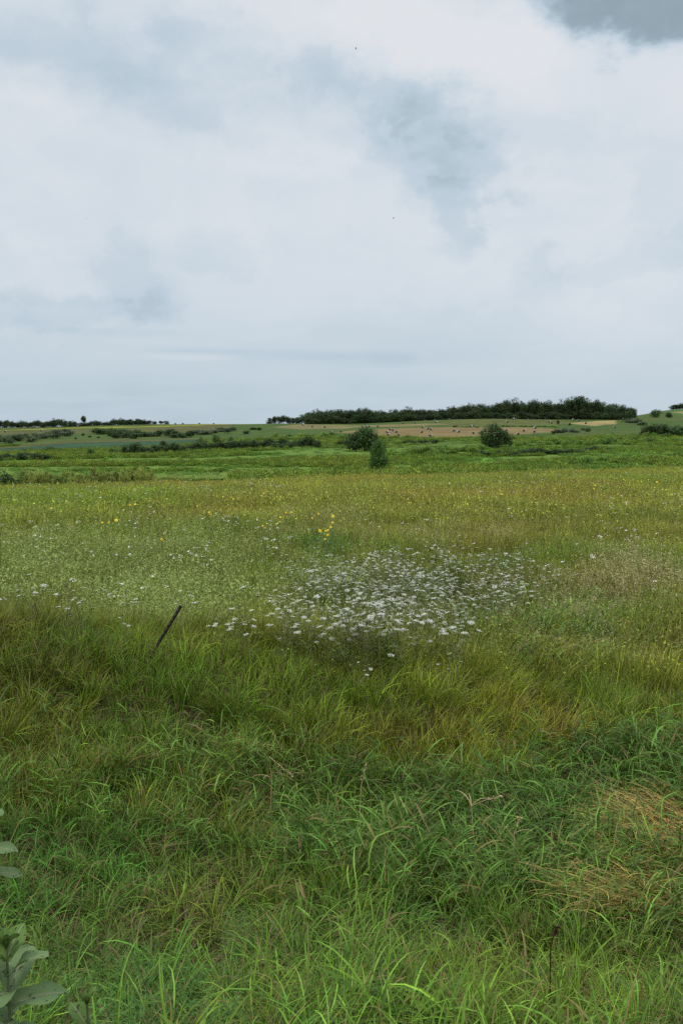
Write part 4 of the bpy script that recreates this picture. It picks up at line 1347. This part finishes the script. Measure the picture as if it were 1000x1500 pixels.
def disc_mesh(d):
    mb = MB(); V = [(0, 0, .05 * d)]; fs = []
    n = 16
    for j, (r_, z) in enumerate(((.07, .045), (.12, .03), (.15, 0.0), (.12, -.05), (.03, -.08))):
        for k in range(n):
            a = 6.2832 * k / n; V.append((r_ * d * math.cos(a), r_ * d * math.sin(a), z * d))
    for k in range(n): fs.append((0, 1 + k, 1 + (k + 1) % n))
    for j in range(4):
        for k in range(n):
            k2 = (k + 1) % n; fs.append((1 + j * n + k, 1 + (j + 1) * n + k, 1 + (j + 1) * n + k2, 1 + j * n + k2))
    mb.add(V, fs, (0, .5, 0, 1))
    return mb.mesh('disc', M_DISC)


PM, DM = petal_mesh(.062), disc_mesh(.062)


def leaf_mesh(name, mat, L, W, fold=.25, droop=.5, seed=0, nu=6, nv=10, wav=.03):
    """broad leaf with a midrib groove, growing along +X and drooping towards the tip"""
    g = np.random.default_rng(seed)
    V = []; A = []
    ph = g.uniform(0, 6)
    for i in range(nv + 1):
        t = i / nv
        w = W * .5 * (math.sin(math.pi * min(1, t * .96 + .02)) ** .62) * (1 - .12 * t)
        x = L * (math.sin(droop * t) / droop if droop > .01 else t); z = -L * (1 - math.cos(droop * t)) / max(droop, .01)
        for j in range(nu + 1):
            s = -1 + 2 * j / nu
            V.append((x, w * s, z + abs(s) * w * fold + wav * W * math.sin(9 * t + ph + (2 if s > 0 else 0)) * s * s))
            A.append((t, abs(s), 0, 1))
    fs = [(i * (nu + 1) + j, i * (nu + 1) + j + 1, (i + 1) * (nu + 1) + j + 1, (i + 1) * (nu + 1) + j) for i in range(nv) for j in range(nu)]
    return mesh_from(name, V, fs, mat, A, smooth=True)


SL = leaf_mesh('leaf', M_SLEAF, .14, .06, .2, .9, 1)


def sunflower(heads, label, Y=None):
    """one plant: stems rise to heads given as frame points"""
    px0 = float(np.mean([h[0] for h in heads])); rmin = min(h[1] for h in heads)
    x, y, z = ground_at(px0, rmin, 1.05, ymin=14) if Y is None else on(px0, Y)
    root = empty('wild_sunflower', (x, y, z - .02))
    mb = MB(); base = Vector((0, 0, 0))
    tips = []
    for (px, row, s) in heads:
        w_ = at(px, row, y) - root.location
        w_.y += random.uniform(-.1, .1)
        tips.append((w_, s))
    for w_, s in tips:
        mid = Vector((w_.x * .25, w_.y * .3, w_.z * .55))
        tube(mb, [base, mid * .5, mid, w_], [.008, .007, .006, .004], 5)
    link('stem', mb.mesh('stem', M_STEM), root)
    for w_, s in tips:
        hd = link('flower_head', DM, root, w_)
        hd.scale = (s, s, s)
        hd.rotation_euler = (R(random.uniform(35, 75)), R(random.uniform(-25, 25)), 0)
        link('petals', PM, hd)
    hm = max(w_.z for w_, s in tips)
    for k in range(7):
        lf = link('leaf', SL, root, (0.0, 0.0, hm * (.2 + .08 * k)))
        lf.rotation_euler = (0, R(-25), k * 2.4)


def sun(heads, label):
    n0 = len(bpy.data.objects)
    sunflower(heads, label)
    o = [q for q in COL.objects if q.name.startswith('wild_sunflower') and 'label' not in q][0]
    tag(o, label, 'sunflower')


sun([(487.5, 756, 1.25), (487, 765, .95), (484.5, 772, .95)], 'tallest wild sunflower with three yellow heads stacked near the middle')
sun([(468.5, 778, 1.0), (477, 778, .7), (480, 777, .7), (480, 783, .8), (476, 789, .6)], 'many headed wild sunflower just below the tallest one')
sun([(419, 750.5, .8), (426, 750.5, .8)], 'pair headed wild sunflower in front of the rosy grass streak')
sun([(411, 757, .8), (410, 764, .7), (404, 768, .5)], 'wild sunflower with vertical yellow heads left of the pair headed one')
sun([(466.5, 752.5, .8), (457, 759, .7)], 'small wild sunflower with two spaced heads left of the tallest one')
sun([(385, 770, .6), (388, 774, .5), (391, 767, .5)], 'weak wild sunflower with tiny heads left of the rosy grass')
sun([(190, 740, .9), (198, 738.5, 1.0)], 'wild sunflower at the left with two heads side by side')
sun([(170, 762, 1.25), (158, 766, .7), (151, 765, .8)], 'wild sunflower at the left with one big head and two smaller')
sun([(76, 744, .8)], 'single headed wild sunflower nearest the left edge')
sun([(341, 731, .8)], 'single headed wild sunflower far back in the left half of the meadow')
sun([(307, 750, .8), (309, 754, .6)], 'wild sunflower with close double head left of centre')
sun([(237, 790, .7)], 'low single headed wild sunflower above the pale seeding grass')
sun([(961, 706, 1.4), (958, 714, .9)], 'wild sunflower far back at the right side of the meadow')
sun([(872, 711, 1.2), (870, 716, .9)], 'wild sunflower far back left of the right edge one')
sun([(735, 724, 1.1)], 'lone wild sunflower far back right of the middle')

# ------------------------------------------------------------------ milkweed in the foreground
def milk_mat(name, c, c2):
    m, nt, out = new_mat(name)
    bl = N(nt, 'ShaderNodeAttribute', attribute_type='GEOMETRY', attribute_name='bl')
    sp = N(nt, 'ShaderNodeSeparateColor'); nt.links.new(bl.outputs['Color'], sp.inputs[0])
    v, u_ = sp.outputs[0], sp.outputs[1]
    rib = mth(nt, 'SUBTRACT', 1.0, smooth(nt, u_, .02, .10))
    ph = mth(nt, 'MULTIPLY_ADD', v, 90.0, mth(nt, 'MULTIPLY', u_, -20.0))
    vein = mth(nt, 'MULTIPLY', smooth(nt, mth(nt, 'SINE', ph), .8, 1.0), .35)
    nz = N(nt, 'ShaderNodeTexNoise'); nz.inputs['Scale'].default_value = 70; nz.inputs['Detail'].default_value = 3
    tc = N(nt, 'ShaderNodeTexCoord'); nt.links.new(tc.outputs['Object'], nz.inputs[0])
    col = mixc(nt, nz.outputs[0], (*c, 1), (*c2, 1))
    col = mixc(nt, smooth(nt, nz.outputs[0], .62, .66), col, (.03, .05, .015, 1))
    col = mixc(nt, vein, col, (.16, .20, .10, 1))
    col = mixc(nt, mth(nt, 'MULTIPLY', rib, .85), col, (.26, .25, .15, 1))
    leaf_shader(nt, out, col, .6, .16, .2)
    return m


M_MILK = milk_mat('milkweed_leaf', (.120, .195, .065), (.165, .240, .105))
M_MILKY = milk_mat('young_milkweed_leaf', (.085, .165, .030), (.125, .20, .045))
M_MSTEM = plain('milkweed_stem', (.11, .15, .06), .5, .3, 20, (.15, .16, .08))


def milkweed(name, loc, h, n, leafL, label, first=0.0, young=False, zb=.2, tilt=0.0, seed=1):
    g = random.Random(seed)
    root = empty(name, loc)
    root.rotation_euler = (0, R(tilt), 0)
    tag(root, label, 'milkweed')
    mb = MB(); tube(mb, [(0, 0, 0), (.006, 0, h * .5), (0, .004, h)], [.0075, .0065, .004], 8)
    link('stem', mb.mesh('stem', M_MSTEM), root)
    mat = M_MILKY if young else M_MILK
    for k in range(n):
        t = k / max(n - 1, 1)
        z = h * (zb + (1 - zb) * t)
        L = leafL * (1.0 if t < .7 else 1.0 - 1.5 * (t - .7)) * g.uniform(.9, 1.08)
        for sd in (0, 1):
            az = first + k * R(82) + sd * math.pi + g.uniform(-.15, .15)
            me = leaf_mesh('leaf', M_MILKY if t > .8 else mat, L, L * g.uniform(.48, .58), .24, g.uniform(.35, .8), k * 2 + sd, 8, 14, .10)
            lf = link('leaf', me, root, (0, 0, z))
            lf.rotation_euler = (g.uniform(-.25, .25), -R(12 + 48 * t + g.uniform(-8, 8)), az)
    # a few small leaves around the tip
    for k in range(4):
        me = leaf_mesh('leaf', M_MILKY, leafL * .42, leafL * .15, .4, .2, 50 + k, 6, 8, .02)
        lf = link('leaf', me, root, (0, 0, h * .985)); lf.rotation_euler = (0, -R(68), k * 1.57 + .4)
    return root


def foot(px, Y):
    X, Z, r = row_at(px, np.array([Y]))
    return (float(X[0]), Y, float(Z[0]) - .01)


milkweed('milkweed_plant', foot(18, 3.25), .67, 7, .195, 'broad leaved grey green milkweed in the bottom left corner', first=.35, zb=.52, seed=3)
milkweed('milkweed_plant', foot(-22, 4.7), 1.02, 7, .20, 'taller milkweed partly cut off at the left edge above the corner one', first=.1, zb=.6, seed=5)
milkweed('milkweed_plant', foot(131, 3.45), .40, 3, .13, 'small young light green milkweed right of the corner plant', first=1.0, young=True, zb=.55, seed=8)

# ------------------------------------------------------------------ leaning steel post
M_STEEL = plain('rusty_post_steel', (.010, .007, .007), .6, .2, 25, (.026, .014, .010), .3)
b_ = at(232, 944, 9.55); t_ = at(266, 888, 9.75)
ax = (t_ - b_); Lp = ax.length
prof = [(-.015, 0), (.015, 0), (.015, .004), (.003, .004), (.003, .026), (-.003, .026), (-.003, .004), (-.015, .004)]
V = []; fs = []
for z in (-.45, Lp * .5, Lp):
    for x, y in prof: V.append((x, -y + .015, z))
k = len(prof)
for i in range(2):
    for j in range(k):
        fs.append((i * k + j, i * k + (j + 1) % k, (i + 1) * k + (j + 1) % k, (i + 1) * k + j))
fs.append(tuple(range(k))[::-1]); fs.append(tuple(range(2 * k, 3 * k)))
post = link('fence_post', mesh_from('fence_post', V, fs, M_STEEL))
post.location = b_
post.rotation_mode = 'QUATERNION'
post.rotation_quaternion = ax.to_track_quat('Z', 'Y')
tag(post, 'dark rusty steel fence post leaning right out of the bank grass', 'fence post')
mb = MB()
for q in range(10):
    z = Lp - .03 - q * .055
    if z < .02: break
    V = [(x, .0155 + yy, z + zz) for zz in (0, .02) for x, yy in ((-.008, 0), (.008, 0), (.006, .008), (-.006, .008))]
    mb.add(V, [(0, 1, 5, 4), (1, 2, 6, 5), (2, 3, 7, 6), (3, 0, 4, 7), (3, 2, 1, 0), (4, 5, 6, 7)], (0, .5, 0, 1))
link('stud', mb.mesh('stud', M_STEEL), post)

# ------------------------------------------------------------------ single dry stalks
M_DRY = plain('dry_stalk', (.36, .25, .12), .7, .2, 30, (.48, .36, .20))
M_DOCK = plain('dock_seed', (.045, .014, .016), .8, .15, 60, (.075, .025, .022))


def stalk(px, row, Y, pts, label, dock=False, rad=.0035):
    w0 = at(px, row, Y)
    gx = Vector((w0.x, Y, float(terrain(w0.x, Y))))
    root = empty('dock_plant' if dock else 'dry_stalk', gx)
    tag(root, label, 'dock' if dock else 'stalk')
    P = [Vector((0, 0, -.02))] + [at(a, b, Y + d) - gx for a, b, d in pts]
    mb = MB(); tube(mb, P, [rad * (1.1 - .6 * i / (len(P) - 1)) for i in range(len(P))], 5)
    link('stem', mb.mesh('stem', M_DOCK if dock else M_DRY), root)
    g = np.random.default_rng(int(px)); mb = MB()
    tip, prev = np.array(P[-1]), np.array(P[-2])
    k = 60 if dock else 26
    t = g.random((k, 1))
    Q = prev + (tip - prev) * (.2 + .85 * t) + g.normal(0, .007 if dock else .006, (k, 3))
    cards(mb, g, Q, .009, aspect=1.8)
    link('seed_head', mb.mesh('seed_head', M_DOCK if dock else M_DRY), root)
    if not dock:
        mb = MB()
        blades(mb, g, 3, 0, (.12, .22), (.006, .009), (20, 60), (90, 150), 5, root=np.array(P[1]))
        link('leaf', mb.mesh('leaf', M_STRAW_D), root)


M_STRAW_D = plain('dry_leaf', (.34, .22, .10), .7, .2, 20, (.44, .32, .18))
stalk(395, 1160, 7.3, [(398, 1140, 0), (394, 1108, 0), (430, 1138, -.1)], 'pale bent straw stalk folded over left of the middle')
stalk(757, 1240, 6.2, [(752, 1222, 0), (757, 1208, 0), (762, 1196, 0)], 'short upright tan stalk in the dark ditch grass')
stalk(530, 1205, 6.6, [(527, 1190, 0), (529, 1150, 0), (536, 1120, 0)], 'thin tan stalk standing between ditch grass in the middle')
stalk(806, 1395, 4.3, [(806, 1384, 0), (810, 1372, 0), (817, 1355, 0)], 'dark reddish dock seed stalk leaning right in the foreground grass', True, .004)
stalk(700, 1185, 6.6, [(690, 1180, 0), (710, 1172, 0), (735, 1166, 0)], 'pale stalk lying almost flat over the ditch grass')

# ------------------------------------------------------------------ birds
M_BIRD = plain('bird_feather', (.02, .02, .022), .7, .2, 12, (.035, .033, .032))


def bird(px, row, Y, s, bank, head, label):
    root = empty('bird', at(px, row, Y))
    tag(root, label, 'bird')
    mb = MB()
    tube(mb, [(-.11, 0, 0), (-.06, 0, 0), (-.02, 0, .002), (.03, 0, .004), (.065, 0, .008), (.085, 0, .012), (.105, 0, .012), (.12, 0, .008), (.135, 0, .005)],
         [.010, .008, .020, .026, .022, .015, .017, .012, .002], 10)
    mb.add([(-.1, -.012, 0), (-.1, .012, 0), (-.17, .035, 0), (-.155, 0, 0), (-.17, -.035, 0)], [(0, 1, 3), (1, 2, 3), (0, 3, 4)], (0, .5, 0, 1))
    link('body', mb.mesh('body', M_BIRD, True), root)
    for sd in (-1, 1):
        mb = MB(); V = []
        for t, c0, c1, z in ((.0, .05, -.04, .01), (.35, .06, -.045, .05), (.7, .03, -.06, .06), (1, -.05, -.07, .05)):
            V += [(c0, sd * (.02 + .19 * t), z), (c1, sd * (.02 + .19 * t), z - .004)]
        mb.add(V, [(0, 1, 3, 2), (2, 3, 5, 4), (4, 5, 7, 6)], (0, .5, 0, 1))
        mb.add([(x, y, z - .005) for x, y, z in V], [(2, 3, 1, 0), (4, 5, 3, 2), (6, 7, 5, 4)], (0, .5, 0, 1))
        link('wing', mb.mesh('wing', M_BIRD), root)
    root.rotation_euler = (R(bank), 0, R(head)); root.scale = (s, s, s)


bird(521, 71, 110, .72, 50, 160, 'tiny dark bird high in the pale sky near the top')
bird(576, 320, 120, .9, -15, 20, 'tiny dark bird in mid sky below the grey funnel cloud')
bird(127, 320, 170, .7, -25, 200, 'faintest tiny bird in the sky at the left')

# ------------------------------------------------------------------ sky and light
w = bpy.data.worlds.new('World')
sc.world = w
w.use_nodes = True
nt = w.node_tree
nt.nodes.clear()
out = nt.nodes.new('ShaderNodeOutputWorld')
bg = nt.nodes.new('ShaderNodeBackground')
nt.links.new(bg.outputs[0], out.inputs[0])
bg.inputs[1].default_value = .1
SUN_EL, SUN_AZ = 58.0, 235.0     # azimuth clockwise from +Y
sky = N(nt, 'ShaderNodeTexSky', sky_type='NISHITA')
sky.sun_disc = False
sky.sun_elevation = R(SUN_EL); sky.sun_rotation = R(SUN_AZ)
tc = N(nt, 'ShaderNodeTexCoord')
sep = N(nt, 'ShaderNodeSeparateXYZ')
nt.links.new(tc.outputs['Generated'], sep.inputs[0])
dx, dy, dz = sep.outputs


def noise(vec, scale, det=6, rough=.55, dist=0.0):
    n = N(nt, 'ShaderNodeTexNoise')
    n.inputs['Scale'].default_value = scale; n.inputs['Detail'].default_value = det; n.inputs['Roughness'].default_value = rough
    n.inputs['Distortion'].default_value = dist
    nt.links.new(vec, n.inputs['Vector'])
    return n


mpw = N(nt, 'ShaderNodeMapping'); mpw.inputs['Scale'].default_value = (1, 1, 1.5)
nt.links.new(tc.outputs['Generated'], mpw.inputs[0])
nA = noise(mpw.outputs[0], 5.0, 7, .58)
nB = noise(mpw.outputs[0], 17.0, 6, .6)
sA = N(nt, 'ShaderNodeSeparateColor'); nt.links.new(nA.outputs['Color'], sA.inputs[0])
sB = N(nt, 'ShaderNodeSeparateColor'); nt.links.new(nB.outputs['Color'], sB.inputs[0])
# warped view direction used for every cloud bank
wx = mth(nt, 'ADD', dx, mth(nt, 'ADD', mth(nt, 'MULTIPLY_ADD', sA.outputs[0], .20, -.10), mth(nt, 'MULTIPLY_ADD', sB.outputs[0], .09, -.045)))
wz = mth(nt, 'ADD', dz, mth(nt, 'ADD', mth(nt, 'MULTIPLY_ADD', sA.outputs[1], .10, -.05), mth(nt, 'MULTIPLY_ADD', sB.outputs[1], .07, -.035)))


def direction(px, row):
    d = ray(px, row); d = d / np.linalg.norm(d)
    return float(d[0]), float(d[2])


def blob(px, row, sx, sy, amt, ang=0.0, lo=1.2, hi=.5, plain_=False):
    cx, cz = direction(px, row)
    X_, Z_ = (wx, wz) if not plain_ else (dx, dz)
    a, b = mth(nt, 'SUBTRACT', X_, cx), mth(nt, 'SUBTRACT', Z_, cz)
    ca, sa = math.cos(R(ang)), math.sin(R(ang))
    kx, kz = F / sx, F / sy
    p_ = mth(nt, 'ADD', mth(nt, 'MULTIPLY', a, ca * kx), mth(nt, 'MULTIPLY', b, sa * kx))
    q_ = mth(nt, 'ADD', mth(nt, 'MULTIPLY', a, -sa * kz), mth(nt, 'MULTIPLY', b, ca * kz))
    r_ = mth(nt, 'SQRT', mth(nt, 'ADD', mth(nt, 'MULTIPLY', p_, p_), mth(nt, 'MULTIPLY', q_, q_)))
    s_ = smooth(nt, mth(nt, 'SUBTRACT', lo, r_), 0, lo - hi)
    return mth(nt, 'MULTIPLY', s_, amt)


# base tone by elevation: 0 white cloud, 1 blue-grey, 2 dark rain cloud
ramp = N(nt, 'ShaderNodeValToRGB')
els = [(0.0, .92), (.03, .90), (.07, .72), (.12, .46), (.20, .30), (.28, .27), (.37, .26), (.6, .4), (1.0, .5)]
cr = ramp.color_ramp
cr.elements[0].position = els[0][0]; cr.elements[0].color = (els[0][1],) * 3 + (1,)
cr.elements[1].position = els[-1][0]; cr.elements[1].color = (els[-1][1],) * 3 + (1,)
for p_, v_ in els[1:-1]:
    e = cr.elements.new(p_); e.color = (v_,) * 3 + (1,)
nt.links.new(mth(nt, 'MAXIMUM', mth(nt, 'MULTIPLY_ADD', mth(nt, 'SUBTRACT', wz, dz), .35, dz), 0.0), ramp.inputs[0])
T = ramp.outputs[0]
T = mth(nt, 'ADD', T, mth(nt, 'MULTIPLY_ADD', dx, -.20, .08))
BL = [(330, 135, 360, 85, .36, -7), (110, 60, 170, 75, .26, 0), (600, 190, 170, 90, .19, -14), (655, 255, 72, 110, .28, -8), (690, 180, 90, 60, .10, 0), (560, 215, 60, 40, .16, 0), (662, 310, 48, 70, .30, -4),
      (990, -32, 235, 66, 1.25, -13), (205, 400, 70, 55, .28, 0), (330, 388, 55, 50, .20, 0), (60, 445, 190, 26, .22, 0),
      (470, 225, 150, 45, -.26, 0), (590, 60, 200, 60, -.30, 0), (740, 90, 90, 60, -.22, 0), (50, 130, 70, 40, -.2, 0), (170, 45, 40, 40, -.2, 0),
      (850, 205, 80, 55, .22, 0), (975, 265, 50, 90, .22, 0), (795, 395, 45, 40, .16, 0), (640, 470, 200, 45, .13, 0), (880, 370, 120, 22, .16, 0), (830, 250, 160, 25, -.10, 0)]
for b in BL:
    T = mth(nt, 'ADD', T, blob(b[0], b[1], b[2], b[3], b[4], b[5]))
for b in [(290, 514, 80, 6, .16), (175, 487, 110, 7, .14), (430, 520, 130, 9, .13), (560, 526, 120, 12, .14), (280, 523, 70, 6, -.16), (60, 440, 120, 10, .10)]:
    T = mth(nt, 'ADD', T, blob(*b, 0, 1.4, .2, False) if False else blob(*b, 0, 1.4, .2, True))
# wisps: flatter and finer towards the horizon
den = mth(nt, 'ADD', mth(nt, 'ABSOLUTE', dz), .16)
cmb = N(nt, 'ShaderNodeCombineXYZ')
nt.links.new(mth(nt, 'DIVIDE', dx, den), cmb.inputs[0]); nt.links.new(mth(nt, 'DIVIDE', dy, den), cmb.inputs[1])
nC = noise(cmb.outputs[0], 1.6, 8, .6, .5)
nD = noise(mpw.outputs[0], 8.0, 8, .62, .4)
T = mth(nt, 'ADD', T, mth(nt, 'MULTIPLY_ADD', nC.outputs[0], .34, -.17))
T = mth(nt, 'ADD', T, mth(nt, 'MULTIPLY', mth(nt, 'MULTIPLY_ADD', nD.outputs[0], .8, -.40), smooth(nt, dz, .02, .2)))
# billows: soft clouds with one crisper edge each
nE = noise(mpw.outputs[0], 9.0, 9, .60, .25)
nF = noise(mpw.outputs[0], 3.3, 3, .5)
sF = N(nt, 'ShaderNodeSeparateColor'); nt.links.new(nF.outputs['Color'], sF.inputs[0])
up_ = smooth(nt, dz, .04, .16)
T = mth(nt, 'ADD', T, mth(nt, 'MULTIPLY', mth(nt, 'MULTIPLY', smooth(nt, nE.outputs[0], .49, .55), smooth(nt, sF.outputs[0], .44, .66)), mth(nt, 'MULTIPLY', up_, .16)))
T = mth(nt, 'ADD', T, mth(nt, 'MULTIPLY', mth(nt, 'MULTIPLY', smooth(nt, nD.outputs[0], .50, .57), smooth(nt, sF.outputs[1], .46, .64)), mth(nt, 'MULTIPLY', up_, -.20)))
cl = N(nt, 'ShaderNodeValToRGB')
cr = cl.color_ramp
cr.elements[0].position = 0; cr.elements[0].color = (.765, .79, .825, 1)
cr.elements[1].position = 1; cr.elements[1].color = (.24, .29, .335, 1)
for p_, c_ in ((.14, (.715, .76, .81)), (.30, (.645, .715, .78)), (.50, (.52, .625, .71)), (.75, (.33, .42, .49))):
    e = cr.elements.new(p_); e.color = (*c_, 1)
nt.links.new(mth(nt, 'MULTIPLY', T, .5, clamp=True), cl.inputs[0])
vs = N(nt, 'ShaderNodeVectorMath', operation='SCALE'); nt.links.new(mth(nt, 'MULTIPLY_ADD', smooth(nt, dz, .42, .9), 12.0, 10.0), vs.inputs['Scale'])   # an overcast sky is brightest overhead
nt.links.new(cl.outputs[0], vs.inputs[0])
nt.links.new(mixc(nt, .96, sky.outputs[0], vs.outputs[0]), bg.inputs[0])

sun_l = bpy.data.lights.new('sun', 'SUN')
sun_l.energy = 1.5
sun_l.angle = R(14)
sun_l.color = (1.0, .96, .90)
so = bpy.data.objects.new('sun', sun_l)
COL.objects.link(so)
d = Vector((math.sin(R(SUN_AZ)) * math.cos(R(SUN_EL)), math.cos(R(SUN_AZ)) * math.cos(R(SUN_EL)), math.sin(R(SUN_EL))))
so.rotation_euler = d.to_track_quat('Z', 'Y').to_euler()
so.location = (0, 0, 60)

vs_ = sc.view_settings
vs_.view_transform = 'Standard'; vs_.look = 'None'; vs_.exposure = 0; vs_.gamma = 1
vs_.use_curve_mapping = False
sc.render.engine = 'CYCLES'
sc.cycles.use_denoising = False
sc.cycles.max_bounces = 4
sc.cycles.diffuse_bounces = 1
sc.cycles.transmission_bounces = 2
